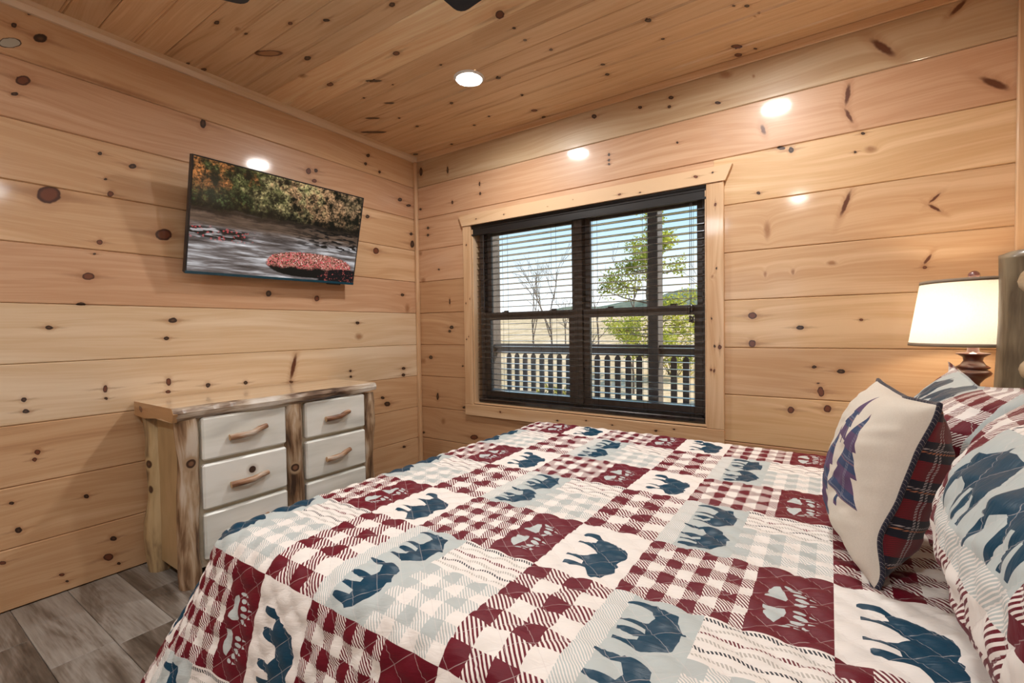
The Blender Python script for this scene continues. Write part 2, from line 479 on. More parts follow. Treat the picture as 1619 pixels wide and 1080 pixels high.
K_CEIL=[(0.884,-1.375,0.017,0.01,0.4,'k'),(1.189,-1.276,0.016,0.012,-0.37,'k'),(0.943,-1.034,0.02,0.016,-0.33,'r'),(0.433,-1.048,0.024,0.016,-0.22,'r'),(1.515,-0.967,0.028,0.019,-0.94,'r'),(1.515,-0.859,0.009,0.008,-1.28,'k'),(1.508,-0.757,0.01,0.009,-1.27,'k'),(1.05,-0.835,0.009,0.008,-0.43,'k'),(1.57,-0.621,0.011,0.009,-1.38,'k'),(1.216,-0.566,0.015,0.015,0.6,'k'),(0.826,-0.503,0.015,0.011,-0.72,'k'),(0.432,-0.398,0.015,0.011,-0.54,'k'),(1.218,-0.339,0.012,0.009,-1.09,'k'),(1.176,-0.132,0.02,0.016,0.78,'r'),(1.177,-0.019,0.018,0.014,-1.19,'k'),(0.902,-0.234,0.011,0.008,-0.9,'k'),(0.746,-0.189,0.012,0.01,-0.75,'k'),(0.416,-0.04,0.014,0.011,-0.68,'k'),(0.065,-0.057,0.021,0.018,-0.15,'k'),(0.428,-0.55,0.012,0.008,-0.53,'k'),(0.459,-0.844,0.01,0.007,-0.44,'k'),(0.706,-0.847,0.007,0.005,-0.42,'k'),(0.486,-1.64,0.017,0.009,-0.04,'k'),(0.512,-1.567,0.022,0.011,-0.19,'b'),(0.509,-1.528,0.012,0.007,-0.09,'k'),(0.446,-1.391,0.068,0.025,0.54,'o'),(0.559,-1.26,0.023,0.015,-0.11,'k'),(0.391,-1.181,0.03,0.02,0.14,'b'),(0.037,-1.578,0.015,0.008,-0,'k'),(0.042,-1.509,0.021,0.011,0.03,'k'),(0.738,-1.453,0.013,0.009,-0.02,'r'),(2.024,-0.561,0.018,0.013,1.26,'k'),(2.037,-0.388,0.01,0.007,1.02,'k'),(2.394,-0.408,0.014,0.008,1.06,'k'),(2.413,-0.314,0.01,0.006,1.23,'b'),(2.431,-0.326,0.011,0.006,1.25,'b'),(2.312,-0.12,0.03,0.016,0.89,'r'),(2.307,-0.038,0.023,0.014,1.12,'r'),(1.723,-0.355,0.013,0.009,0.82,'k'),(1.704,-0.253,0.015,0.012,1.37,'k'),(2.384,-0.047,0.011,0.006,1.04,'k'),(0.653,-0.933,0.047,0.013,0.6,'k'),(0.531,-0.717,0.034,0.011,0.6,'k'),(0.291,-0.647,0.048,0.014,0.6,'k'),(0.13,-0.506,0.094,0.018,0.62,'k'),(2.349,-0.442,0.009,0.005,0.97,'k')]

# ------------------------------------------------------------------ room
S = 0.2445               # exposed height of one wall board
RX, NY, CZ = 3.40, -4.20, 2.437
WX0, WX1, WZ0, WZ1 = 0.556, 2.150, 0.552, 1.848      # window opening

M_BACK = plain('dark_gap', (0.10, 0.05, 0.025), 0.9)
M_TRIM = pine('trim_pine_along_y', (1, 2), 301, tone=-0.12, pal='cream')
M_TRIMX = pine('trim_pine_along_x', (0, 2), 302, tone=-0.06)
M_TRIMZ = pine('trim_pine_upright', (2, 0), 303, tone=-0.06)


def plank_poly(lo, hi, th, c=0.0045):
    """cross-section (across, depth); depth 0 = face, negative = into the wall"""
    return [(lo + 0.0006, -th), (lo + 0.0006, -c), (lo + c, 0), (hi - c, 0), (hi - 0.0006, -c), (hi - 0.0006, -th)]


def knots_in(lst, lo, hi, u0=-99, u1=99):
    out = []
    for k in lst:
        if lo - 0.02 < k[1] < hi + 0.02 and u0 - 0.05 < k[0] < u1 + 0.05:
            out.append(k)
    return out


def extra_knots(seed, u0, u1, lo, hi, n, skip=None):
    r = random.Random(seed); out = []
    for _ in range(n):
        u = r.uniform(u0, u1); v = r.uniform(lo + 0.02, hi - 0.02); a = r.uniform(0.007, 0.015)
        if skip and skip[0] < u < skip[1]: continue
        out.append((u, v, a * r.uniform(1, 1.5), a, r.uniform(-0.6, 0.6), r.choice('kkr')))
    return out


# left wall
mb = MB(); mb.box(-0.16, -0.021, NY - 0.16, 0.16, 0, CZ)
wall_left = struct('wall_left', mb, M_BACK)
TL = [0.04, 0.08, 0.09, -0.06, -0.06, 0.02, -0.04, 0.02, 0.02, 0.02]
PL = ['tan', 'tan', 'tan', 'cream', 'cream', 'pink', 'tan', 'tan', 'pink', 'tan']
for k in range(10):
    lo, hi = k * S, min((k + 1) * S, CZ)
    kn = knots_in(K_LEFT, lo, hi) + ([(-1.86, 2.212, 0.30, 0.013, 0.0, 'b')] if k in (8, 9) else []) + extra_knots(40 + k, NY, -2.35, lo, hi, 5)
    mb = MB()
    mb.v = []
    poly = plank_poly(lo, hi, 0.021)
    vs = [(d, NY, a) for a, d in poly] + [(d, 0.0, a) for a, d in poly]
    n = len(poly)
    mb.add(vs, [tuple(range(n)), tuple(range(2 * n - 1, n - 1, -1))] + [(i, i + n, (i + 1) % n + n, (i + 1) % n) for i in range(n)])
    fix_normals(mb.build('plank', pine('left_plank_%d' % k, (1, 2), 10 + k, kn, TL[k], PL[k]), wall_left))

# window wall
mb = MB()
mb.box(-0.021, WX0 - 0.002, 0.021, 0.16, 0, CZ); mb.box(WX1 + 0.002, RX + 0.16, 0.021, 0.16, 0, CZ)
mb.box(WX0 - 0.002, WX1 + 0.002, 0.021, 0.16, 0, WZ0 - 0.002); mb.box(WX0 - 0.002, WX1 + 0.002, 0.021, 0.16, WZ1 + 0.002, CZ)
wall_back = struct('wall_back', mb, M_BACK)


def back_plank(k, x0, x1, lo, hi, seed, tone, pal='tan'):
    kn = knots_in(K_BACK, lo, hi, x0, x1)
    poly = plank_poly(lo, hi, 0.021)
    n = len(poly)
    vs = [(x0, -d, a) for a, d in poly] + [(x1, -d, a) for a, d in poly]
    mb = MB()
    mb.add(vs, [tuple(range(n)), tuple(range(2 * n - 1, n - 1, -1))] + [(i, i + n, (i + 1) % n + n, (i + 1) % n) for i in range(n)])
    fix_normals(mb.build('plank', pine('window_wall_plank_%d' % seed, (0, 2), seed, kn, tone, pal), wall_back))


TB = [0.10, 0.10, 0.07, 0.02, -0.01, 0.03, -0.01, 0.0, 0.02, -0.05]  # board tones; the darker low rows also carry painted corner shade
for k in range(10):
    lo, hi = k * S, min((k + 1) * S, CZ)
    if 2 <= k <= 7:
        back_plank(k, 0.0, 0.530, lo, hi, 60 + k, TB[k] + 0.02, ('orange', 'orange', 'orange', 'orange', 'orange', 'orange', 'pink', 'pink')[k])  # boards vary, but corner shade is also put into these darker left pieces
        back_plank(k, 2.185, RX, lo, hi, 80 + k, TB[k] - 0.02, ('tan', 'tan', 'gold', 'tan', 'gold', 'tan', 'tan', 'gold')[k])
        if k == 7: back_plank(k, 0.5305, 2.1845, WZ1 + 0.01, hi, 97, 0.04, 'pink')
        if k == 2: back_plank(k, 0.5305, 2.1845, lo, WZ0 - 0.01, 98, 0.0)
    else:
        back_plank(k, 0.0, RX, lo, hi, 60 + k, TB[k], 'olive' if k == 9 else ('pink' if k == 8 else 'orange'))

# ceiling: beaded boards running along x
mb = MB(); mb.box(-0.16, RX + 0.16, NY - 0.16, 0.16, CZ + 0.018, CZ + 0.16)
ceiling = struct('ceiling', mb, M_BACK)
CW = 0.2445
CAN = [(1.087, -0.655), (2.41, -0.70), (1.05, -3.2), (2.41, -3.2)]
CT = [0.03, 0.08, 0.10, 0.06, -0.08, 0.06, 0.05, 0.02, 0.06, 0.0, 0.04, 0.0, 0.05, 0.0, 0.03, 0.05, 0.02, 0.05, 0.0]
k = 0
hi = 0.0
y_edges = [0.0, -0.208]
while y_edges[-1] > NY: y_edges.append(y_edges[-1] - CW)
for k in range(len(y_edges) - 1):
    hi, lo = y_edges[k], max(y_edges[k + 1], NY)
    mid = 0.5 * (hi + lo)
    c = 0.004
    poly = [(lo + 0.0006, 0.018), (lo + 0.0006, c), (lo + c, 0), (mid - 0.009, 0), (mid - 0.006, 0.004), (mid, -0.003), (mid + 0.006, 0.004), (mid + 0.009, 0), (hi - c, 0), (hi - 0.0006, c), (hi - 0.0006, 0.018)]
    n = len(poly)
    vs = [(0.0, a, CZ + d) for a, d in poly] + [(RX, a, CZ + d) for a, d in poly]
    mb = MB()
    mb.add(vs, [tuple(range(n)), tuple(range(2 * n - 1, n - 1, -1))] + [(i, i + n, (i + 1) % n + n, (i + 1) % n) for i in range(n)])
    kn = [q for q in K_CEIL if lo - 0.015 < q[1] < hi + 0.015]
    cm = (0.95, 0.92, 0.86, 0.90, 1.14, 0.84, 0.90, 1.02, 0.86)[k % 9]
    cs = lambda c: tuple(min(0.9, q * cm) for q in c)
    fix_normals(mb.build('plank', pine('ceiling_plank_%d' % k, (0, 1), 120 + k, kn, CT[k % len(CT)] + 0.02, light=cs((0.86, 0.655, 0.43)), mid=cs((0.67, 0.445, 0.25)), dark=(0.13, 0.05, 0.02)), ceiling))

# floor: grey wood-look planks along x
def floor_mat():
    t = NT('grey_floor_plank')
    oi = t.n('ShaderNodeObjectInfo')
    r = oi.outputs['Random']
    o = t.sep(t.coord('Object'))
    off = t.mul(r, 37.0)
    band = t.noise(t.xyz(t.add(t.mul(o[0], 1.6), off), t.add(t.mul(o[1], 9.0), off), off), 1.0, 4, 0.6, 1.2)
    fine = t.noise(t.xyz(t.add(t.mul(o[0], 7.0), off), t.add(t.mul(o[1], 120.0), off), off), 1.0, 2, 0.6)
    f = t.add(t.add(t.mul(band, 0.75), t.mul(fine, 0.28)), t.mul(t.sub(r, 0.5), 0.22))
    col = t.ramp(f, [(0.28, (0.055, 0.042, 0.032)), (0.44, (0.145, 0.120, 0.098)), (0.56, (0.26, 0.24, 0.215)), (0.78, (0.40, 0.385, 0.36))])
    t.principled(col, 0.42, t.bump(fine, 0.1, 0.001), spec=0.45)
    return t.m


M_FLOOR = floor_mat()
mb = MB(); mb.box(-0.16, RX + 0.16, NY - 0.16, 0.16, -0.12, -0.006)
floor = struct('floor', mb, M_BACK)
FW = 0.168
protos = {}
row = 0
y = -2.255 + FW * math.ceil(2.255 / FW)
fr = random.Random(5)
while y > NY:
    lo, hi = max(y - FW, NY), min(y, 0.0)
    xs = [0.0]
    if abs(hi + 2.255) < 0.01: first = 0.322
    elif abs(lo + 2.255) < 0.01: first = 0.587
    else: first = fr.uniform(0.2, 1.1)
    x = first
    while x < RX: xs.append(x); x += 1.2
    xs.append(RX)
    for a, b in zip(xs[:-1], xs[1:]):
        m_ = MB().bbox(a + 0.0007, b - 0.0007, lo + 0.0007, hi - 0.0007, -0.006, 0.0, 0.0012)
        ob = m_.build('plank', M_FLOOR, floor)
    y -= FW; row += 1

# right and near walls (behind the picture), near wall with a window that lights the room
M_WALLY = pine('right_wall_boards', (1, 2), 205)
M_WALLX = pine('near_wall_boards', (0, 2), 206)
mb = MB(); mb.box(RX, RX + 0.16, NY - 0.16, 0.021, 0, CZ)
struct('wall_right', mb, M_WALLY)
QX0, QX1, QZ0, QZ1 = 1.40, 2.42, 0.72, 1.85
mb = MB()
mb.box(-0.021, QX0, NY - 0.16, NY, 0, CZ); mb.box(QX1, RX, NY - 0.16, NY, 0, CZ)
mb.box(QX0, QX1, NY - 0.16, NY, 0, QZ0); mb.box(QX0, QX1, NY - 0.16, NY, QZ1, CZ)
struct('wall_near', mb, M_WALLX)

# trims
mb = MB(); mb.prism([(0.0, 2.395), (0.014, 2.395), (0.030, 2.415), (0.030, CZ), (0.0, CZ)], 0, 1, NY, -0.0)
fix_normals(struct('trim_1', mb, M_TRIM))
mb = MB(); mb.bbox(0.030, RX, -0.012, 0.0, 2.397, CZ, 0.003)
struct('trim_2', mb, M_TRIMX)
mb = MB(); mb.bbox(0.0, 0.0286, -0.0286, 0.0, 0.0, 2.396, 0.005)
struct('trim_3', mb, M_TRIMZ)
mb = MB(); mb.bbox(3.284, RX, -0.022, 0.0, 0.0, 2.397, 0.004)
struct('trim_4', mb, pine('corner_board', (2, 0), 304, [(0.9, 3.33, 0.02, 0.012, 0, 'k'), (2.385, 3.315, 0.008, 0.006, 0, 'k')], -0.05))

# ------------------------------------------------------------------ window in the back wall
M_BRONZE = plain('dark_bronze_frame', (0.235, 0.215, 0.205), 0.38, var=0.15)
M_JAMB = pine('pale_jamb_pine', (2, 1), 305, tone=-0.16, coat=0.4)


def glass_mat():
    t = NT('window_glass')
    tr = t.n('ShaderNodeBsdfTransparent'); tr.inputs[0].default_value = (0.97, 0.985, 0.98, 1)
    gl = t.n('ShaderNodeBsdfGlossy'); gl.inputs['Roughness'].default_value = 0.01
    fr_ = t.n('ShaderNodeFresnel'); fr_.inputs['IOR'].default_value = 1.45
    mx = t.n('ShaderNodeMixShader')
    t.t.links.new(fr_.outputs[0], mx.inputs[0]); t.t.links.new(tr.outputs[0], mx.inputs[1]); t.t.links.new(gl.outputs[0], mx.inputs[2])
    t.t.links.new(mx.outputs[0], t.out.inputs[0])
    return t.m


M_GLASS = glass_mat()
CASE_KN = {
    'head': [(0.62, 1.872, 0.006, 0.004, 0.3, 'k'), (0.86, 1.868, 0.005, 0.005, 0, 'k'), (1.2, 1.866, 0.008, 0.004, 0, 'b'), (1.38, 1.88, 0.006, 0.005, 0, 'b'), (1.68, 1.86, 0.010, 0.006, 0, 'r'), (1.80, 1.85, 0.006, 0.004, 0, 'k'), (2.10, 1.88, 0.012, 0.007, -0.4, 'r'), (2.185, 1.885, 0.005, 0.005, 0, 'k')],
    'left': [(1.70, 0.52, 0.006, 0.006, 0, 'k'), (1.28, 0.507, 0.006, 0.004, 0, 'k'), (1.31, 0.545, 0.005, 0.004, 0, 'k'), (1.02, 0.508, 0.006, 0.005, 0, 'k'), (1.04, 0.528, 0.005, 0.003, 0, 'k')],
    'right': [(1.72, 2.195, 0.009, 0.006, 0.2, 'r'), (1.39, 2.20, 0.007, 0.004, 0, 'k'), (1.35, 2.18, 0.011, 0.007, 0.5, 'b'), (0.985, 2.19, 0.008, 0.006, 0, 'k'), (0.98, 2.215, 0.012, 0.009, 0, 'r'), (0.86, 2.172, 0.007, 0.006, 0, 'r'), (0.855, 2.188, 0.009, 0.006, 0, 'r'), (1.13, 2.175, 0.006, 0.004, 0, 'k')],
    'apron': [(0.80, 0.515, 0.008, 0.006, 0, 'r'), (1.25, 0.50, 0.008, 0.005, 0, 'k'), (1.45, 0.52, 0.007, 0.004, 0, 'k'), (1.62, 0.51, 0.007, 0.004, 0, 'k'), (1.88, 0.505, 0.010, 0.006, 0.3, 'k'), (1.98, 0.525, 0.007, 0.004, 0, 'k')]}
window_1 = struct('window_1', MB().box(0.565, 2.14, 0.135, 0.150, WZ0 + 0.001, 0.57).box(0.565, 2.14, 0.135, 0.150, 1.83, WZ1 - 0.001), M_BRONZE)
# casing boards on the wall face
mb = MB(); mb.prism([(0.486, 1.836), (0.4555, 1.915), (2.277, 1.915), (2.2435, 1.836)], 0, 1, -0.026, 0.0)
fix_normals(mb.build('head_casing', pine('head_casing_pine', (0, 2), 310, CASE_KN['head'], -0.17), window_1))
MB().bbox(0.486, 0.556, -0.019, 0.0, 0.5485, 1.836, 0.0025).build('side_casing', pine('left_casing_pine', (2, 0), 311, CASE_KN['left'], -0.10), window_1)
MB().bbox(2.150, 2.2355, -0.019, 0.0, 0.5485, 1.836, 0.0025).build('side_casing', pine('right_casing_pine', (2, 0), 312, CASE_KN['right'], -0.07), window_1)
MB().bbox(0.483, 2.2365, -0.019, 0.0, 0.468, 0.548, 0.0025).build('apron', pine('apron_pine', (0, 2), 313, CASE_KN['apron'], -0.04), window_1)
# jambs lining the opening
mb = MB().box(WX0, WX0 + 0.010, 0.0, 0.10, WZ0, WZ1); mb.build('jamb', M_JAMB, window_1)
mb = MB().box(WX1 - 0.010, WX1, 0.0, 0.10, WZ0, WZ1); mb.build('jamb', M_JAMB, window_1)
MB().box(WX0 + 0.010, WX1 - 0.010, 0.0, 0.10, WZ1 - 0.010, WZ1).build('jamb', M_JAMB, window_1)
MB().box(WX0 + 0.010, WX1 - 0.010, 0.0, 0.10, WZ0, WZ0 + 0.010).build('sill', M_JAMB, window_1)
# outer frame
mb = MB()
mb.bbox(0.566, 0.598, 0.085, 0.155, 0.562, 1.838, 0.003); mb.bbox(2.108, 2.140, 0.085, 0.155, 0.562, 1.838, 0.003)
mb.bbox(0.598, 2.108, 0.085, 0.155, 1.806, 1.838, 0.003); mb.bbox(0.598, 2.108, 0.085, 0.155, 0.562, 0.598, 0.003)
mb.bbox(1.327, 1.387, 0.080, 0.155, 0.598, 1.806, 0.003)
mb.build('frame', M_BRONZE, window_1)
for (a, b) in ((0.598, 1.327), (1.387, 2.108)):
    up = MB()
    up.bbox(a, a + 0.036, 0.124, 0.148, 1.17, 1.806, 0.002); up.bbox(b - 0.036, b, 0.124, 0.148, 1.17, 1.806, 0.002)
    up.bbox(a + 0.036, b - 0.036, 0.124, 0.148, 1.770, 1.806, 0.002); up.bbox(a + 0.036, b - 0.036, 0.124, 0.148, 1.165, 1.205, 0.002)
    us = up.build('upper_sash', M_BRONZE, window_1)
    MB().box(a + 0.034, b - 0.034, 0.134, 0.138, 1.203, 1.772).build('pane', M_GLASS, us)
    lo_ = MB()
    lo_.bbox(a, a + 0.044, 0.090, 0.120, 0.598, 1.206, 0.002); lo_.bbox(b - 0.044, b, 0.090, 0.120, 0.598, 1.206, 0.002)
    lo_.bbox(a + 0.044, b - 0.044, 0.090, 0.120, 1.156, 1.206, 0.002); lo_.bbox(a + 0.044, b - 0.044, 0.090, 0.120, 0.598, 0.650, 0.002)
    ls = lo_.build('lower_sash', M_BRONZE, window_1)
    MB().box(a + 0.042, b - 0.042, 0.103, 0.107, 0.648, 1.158).build('pane', M_GLASS, ls)
    for q in (a + 0.17, b - 0.17):
        MB().bbox(q - 0.024, q + 0.024, 0.094, 0.118, 1.206, 1.214, 0.002).tube([(q - 0.008, 0.106, 1.217), (q + 0.03, 0.100, 1.217)], 0.005, 8).build('sash_lock', M_BRONZE, ls)

# the near-wall window (behind the camera)
window_2 = struct('window_2', MB().box(QX0, QX1, NY - 0.10, NY - 0.06, QZ0, QZ0 + 0.05).box(QX0, QX1, NY - 0.10, NY - 0.06, QZ1 - 0.05, QZ1)
                  .box(QX0, QX0 + 0.05, NY - 0.10, NY - 0.06, QZ0, QZ1).box(QX1 - 0.05, QX1, NY - 0.10, NY - 0.06, QZ0, QZ1)
                  .box(0.5 * (QX0 + QX1) - 0.03, 0.5 * (QX0 + QX1) + 0.03, NY - 0.10, NY - 0.06, QZ0, QZ1), M_BRONZE)
MB().box(QX0 + 0.03, QX1 - 0.03, NY - 0.082, NY - 0.078, QZ0 + 0.03, QZ1 - 0.03).build('pane', M_GLASS, window_2)

# ------------------------------------------------------------------ venetian blind
def blind_mat():
    t = NT('espresso_blind')
    f = t.noise(t.xyz(t.mul(t.sep(t.coord())[0], 2.0), t.mul(t.sep(t.coord())[2], 60), 0), 2.0, 2)
    t.principled(t.ramp(f, [(0.3, (0.007, 0.006, 0.007)), (0.7, (0.013, 0.010, 0.011))]), 0.26, spec=0.7, coat=1.0, coat_rough=0.07, coat_ior=1.6)
    return t.m


M_BLIND = blind_mat()
M_CORD = plain('dark_cord', (0.03, 0.03, 0.035), 0.7)
bl = thing('venetian_blind', (1.353, 0.04, 0.565), 'wide dark brown venetian blind with open slats hanging inside the window recess', 'blind')
BX0, BX1 = 0.586, 2.132
mb = MB()
# valance with a stepped moulding face
mb.prism([(0.001, 1.762), (0.001, 1.838), (0.006, 1.838), (0.014, 1.838), (0.014, 1.762)], 0, 0, 0.558, 2.148)
mb.bbox(0.558, 2.148, -0.006, 0.001, 1.822, 1.838, 0.002)
mb.bbox(0.558, 2.148, -0.003, 0.001, 1.808, 1.822, 0.001)
mb.bbox(0.558, 2.148, -0.004, 0.001, 1.762, 1.774, 0.001)
fix_normals(mb.build('valance', plain('espresso_valance', (0.008, 0.007, 0.007), 0.45, var=0.2, scale=12), bl))
MB().bbox(BX0, BX1, 0.018, 0.066, 1.776, 1.834, 0.002).build('headrail', M_BLIND, bl)
slat0 = None
for k in range(29):
    z = 1.719 - 0.0395 * k
    if slat0 is None:
        sl = MB()
        ys = np.linspace(-0.0245, 0.0245, 6)
        prof = [(0.040 + q, z + 0.0012 * (1 - (q / 0.0245) ** 2)) for q in ys]
        poly = [(a, b + 0.0014) for a, b in prof] + [(a, b - 0.0014) for a, b in prof[::-1]]
        sl.prism(poly, 0, 0, BX0, BX1)
        slat0 = fix_normals(sl.build('slat', M_BLIND, bl))
    else:
        linked_copy(slat0, bl, (0, 0, -0.0395 * k))
MB().bbox(BX0, BX1, 0.014, 0.066, 0.566, 0.592, 0.004).build('bottom_rail', M_BLIND, bl)
for x in (0.62, 0.815, 1.20, 1.385, 1.49, 1.80, 2.06):
    mb = MB()
    for dx, yy in ((0, 0.0145), (0.007, 0.0655)):
        mb.tube([(x + dx, yy, 1.776), (x + dx, yy, 0.590)], 0.0009, 5, caps=False)
    mb.build('ladder_cord', M_CORD, bl)
mb = MB(); mb.tube([(2.062, 0.008, 1.765), (2.060, 0.006, 1.40), (2.063, 0.008, 1.20)], 0.0014, 6); mb.build('pull_cord', M_CORD, bl)
mb = MB(); mb.tube([(2.070, 0.008, 1.765), (2.071, 0.006, 1.40), (2.070, 0.008, 1.165)], 0.0014, 6); mb.build('pull_cord', M_CORD, bl)
for (x, z) in ((2.055, 1.195), (2.070, 1.205), (2.062, 1.150), (2.075, 1.145)):
    MB().lathe([(0.001, 0.0), (0.0075, 0.0), (0.0075, -0.006), (0.005, -0.012), (0.007, -0.026), (0.0085, -0.036), (0.001, -0.036)], (x, 0.006, z), 10).build('cord_tassel', M_BLIND, bl)
mb = MB(); mb.tube([(0.655, 0.006, 1.765), (0.656, 0.006, 1.28)], 0.002, 6); mb.tube([(0.656, 0.006, 1.28), (0.656, 0.006, 1.235)], [0.0045, 0.003], 8); mb.build('tilt_cord', M_CORD, bl)

# ------------------------------------------------------------------ porch and outdoors
M_PORCH = plain('brown_stained_wood', (0.075, 0.058, 0.050), 0.55, var=0.25, scale=14)
M_DECK = plain('grey_deck_board', (0.16, 0.13, 0.11), 0.7, var=0.25, scale=9)
deck = struct('porch_floor', MB().box(-3.4, 6.0, 0.162, 2.5, -0.16, -0.075), M_PORCH)
first = None
for k in range(16):
    if first is None:
        first = MB().bbox(-3.4, 6.0, 0.165, 0.305, -0.075, -0.045, 0.003).build('board', M_DECK, deck)
    else:
        linked_copy(first, deck, (0, 0.146 * k, 0))
struct('porch_roof', MB().box(-3.4, 6.0, 0.165, 2.36, 2.62, 2.74), M_PORCH)
rail = thing('porch_railing', (0.6, 2.2, -0.045), 'dark brown porch railing with round-topped balusters seen through the blind', 'railing')
for (a, b) in ((-3.0, -0.957), (-0.843, 1.135), (1.247, 3.4)):
    MB().bbox(a, b, 2.150, 2.275, 0.852, 0.905, 0.005).build('top_rail', M_PORCH, rail)
    MB().bbox(a, b, 2.185, 2.235, 0.785, 0.852, 0.004).build('upper_rail', M_PORCH, rail)
    MB().bbox(a, b, 2.185, 2.235, 0.02, 0.085, 0.004).build('lower_rail', M_PORCH, rail)
bal0 = None
for k in range(-18, 15):
    x = 0.555 + 0.119 * k
    if abs(x - 1.19) < 0.09 or abs(x + 0.84) < 0.11: continue
    if bal0 is None:
        hw = 0.0305
        poly = [(x - hw, 0.03), (x - hw, 0.72), (x - hw * 1.0, 0.74)] + [(x - hw * math.cos(a), 0.745 + 0.043 * math.sin(a)) for a in np.linspace(0.15, math.pi - 0.15, 7)] + [(x + hw, 0.74), (x + hw, 0.72), (x + hw, 0.03)]
        b_ = MB(); b_.prism(poly, 0, 1, 2.165, 2.185)
        bal0 = fix_normals(b_.build('baluster', M_PORCH, rail)); bx0 = x
    else:
        linked_copy(bal0, rail, (x - bx0, 0, 0))
for i, (x0, x1) in enumerate(((1.137, 1.245), (-0.955, -0.845))):
    p_ = thing('porch_post', ((x0 + x1) / 2, 2.22, -0.045), ('square dark porch post outside the right half of the window', 'square porch post at the left edge of the window view')[i], 'post')
    MB().bbox(x0, x1, 2.13, 2.30, -0.045, 2.62, 0.006).build('shaft', M_PORCH, p_)
    MB().bbox(x0 - 0.012, x1 + 0.012, 2.118, 2.312, -0.045, 0.075, 0.004).build('base_trim', M_PORCH, p_)

M_TABLE = plain('weathered_grey_wood', (0.20, 0.18, 0.165), 0.6, var=0.2, scale=16)
pt = thing('patio_table', (-0.12, 1.15, -0.045), 'low weathered grey slatted table on the porch behind the lower left blind', 'table')
for k in range(5):
    MB().bbox(-0.50, 0.22, 0.88 + 0.11 * k, 0.98 + 0.11 * k, 0.425, 0.450, 0.003).build('slat', M_TABLE, pt)
MB().bbox(-0.47, 0.19, 0.905, 0.93, 0.365, 0.425, 0.002).bbox(-0.47, 0.19, 1.37, 1.395, 0.365, 0.425, 0.002).bbox(-0.47, -0.445, 0.93, 1.37, 0.365, 0.425, 0.002).bbox(0.165, 0.19, 0.93, 1.37, 0.365, 0.425, 0.002).build('apron', M_TABLE, pt)
for (x, y_) in ((-0.46, 0.92), (0.18, 0.92), (-0.46, 1.38), (0.18, 1.38)):
    MB().tube([(x * 1.0, y_, 0.365), (x * 1.1 + 0.01, y_, -0.045)], [0.028, 0.02], 6, smooth=False).build('leg', M_TABLE, pt)


def ground_mat():
    t = NT('dry_autumn_grass')
    o = t.coord()
    a = t.noise(o, 0.35, 4, 0.6); b = t.noise(o, 3.5, 4, 0.65)
    f = t.add(t.mul(a, 0.5), t.mul(b, 0.5))
    col = t.ramp(f, [(0.30, (0.16, 0.15, 0.05)), (0.42, (0.46, 0.32, 0.17)), (0.52, (0.62, 0.43, 0.25)), (0.66, (0.72, 0.56, 0.40))])
    t.principled(col, 0.95, spec=0.1)
    return t.m


def gz(x, y):
    z = -1.7 + 0.088 * (y - 3.0)
    z += 0.10 * max(0.0, (x + 0.10 * y)) * max(0.0, min(1.0, (y - 8) / 12)) * 0.6
    return z + 0.15 * math.sin(x * 0.31 + y * 0.17) + 0.1 * math.sin(y * 0.43 - x * 0.2)


nx, ny = 70, 50
P = np.zeros((nx, ny, 3))
for i in range(nx):
    for j in range(ny):
        x = -70 + 100 * i / (nx - 1); y = 2.6 + 62 * (j / (ny - 1)) ** 1.6
        P[i, j] = (x, y, gz(x, y))
g = MB(); g.grid(P)
struct('hillside', g, ground_mat())
P = np.zeros((60, 8, 3))
for i in range(60):
    x = -190 + 260 * i / 59
    h = 9.0 + 3.2 * math.sin(i * 0.21 + 0.6) + 1.2 * math.sin(i * 0.57) + 0.5 * math.sin(i * 1.3)
    for j in range(8):
        f = j / 7
        P[i, j] = (x, 110 + 50 * f, -4 + (h + 4) * math.sin(f * math.pi / 2))
g = MB(); g.grid(P)


def ridge_mat():
    t = NT('wooded_ridge')
    f = t.noise(t.coord(), 0.25, 5, 0.7)
    t.principled(t.ramp(f, [(0.35, (0.10, 0.13, 0.09)), (0.65, (0.24, 0.24, 0.17))]), 1.0, spec=0.0)
    return t.m


struct('far_ridge', g, ridge_mat())

M_BARK = plain('grey_brown_bark', (0.13, 0.095, 0.07), 0.9, var=0.3, scale=12)


def leaf_mat(name, c0, c1, c2):
    t = NT(name)
    f = t.noise(t.coord(), 2.2, 3, 0.7)
    col = t.ramp(f, [(0.32, c0), (0.5, c1), (0.68, c2)])
    d = t.n('ShaderNodeBsdfDiffuse'); tr = t.n('ShaderNodeBsdfTranslucent'); mx = t.n('ShaderNodeMixShader')
    t.t.links.new(col, d.inputs[0]); t.t.links.new(col, tr.inputs[0]); mx.inputs[0].default_value = 0.55
    t.t.links.new(d.outputs[0], mx.inputs[1]); t.t.links.new(tr.outputs[0], mx.inputs[2]); t.t.links.new(mx.outputs[0], t.out.inputs[0])
    return t.m


M_PINE = leaf_mat('pine_needles', (0.14, 0.19, 0.03), (0.40, 0.42, 0.07), (0.62, 0.56, 0.12))
M_BUSH = leaf_mat('golden_shrub_leaves', (0.16, 0.18, 0.04), (0.42, 0.36, 0.09), (0.60, 0.46, 0.16))


def tufts(mb, c, r, n, size, rg, mi=0):
    for _ in range(n):
        d = Vector((rg.gauss(0, 1), rg.gauss(0, 1), rg.gauss(0, 1))).normalized()
        p = Vector(c) + d * r * (rg.random() ** 0.5)
        a = Vector((rg.gauss(0, 1), rg.gauss(0, 1), rg.gauss(0.5, 0.8))).normalized()
        b = a.cross(Vector((rg.gauss(0, 1), rg.gauss(0, 1), rg.gauss(0, 1)))).normalized()
        s_ = size * rg.uniform(0.6, 1.3)
        mb.add([p - b * s_ * 0.35, p + a * s_, p + b * s_ * 0.35, p - a * s_ * 0.3], [(0, 1, 2), (0, 2, 3)], mi=mi)


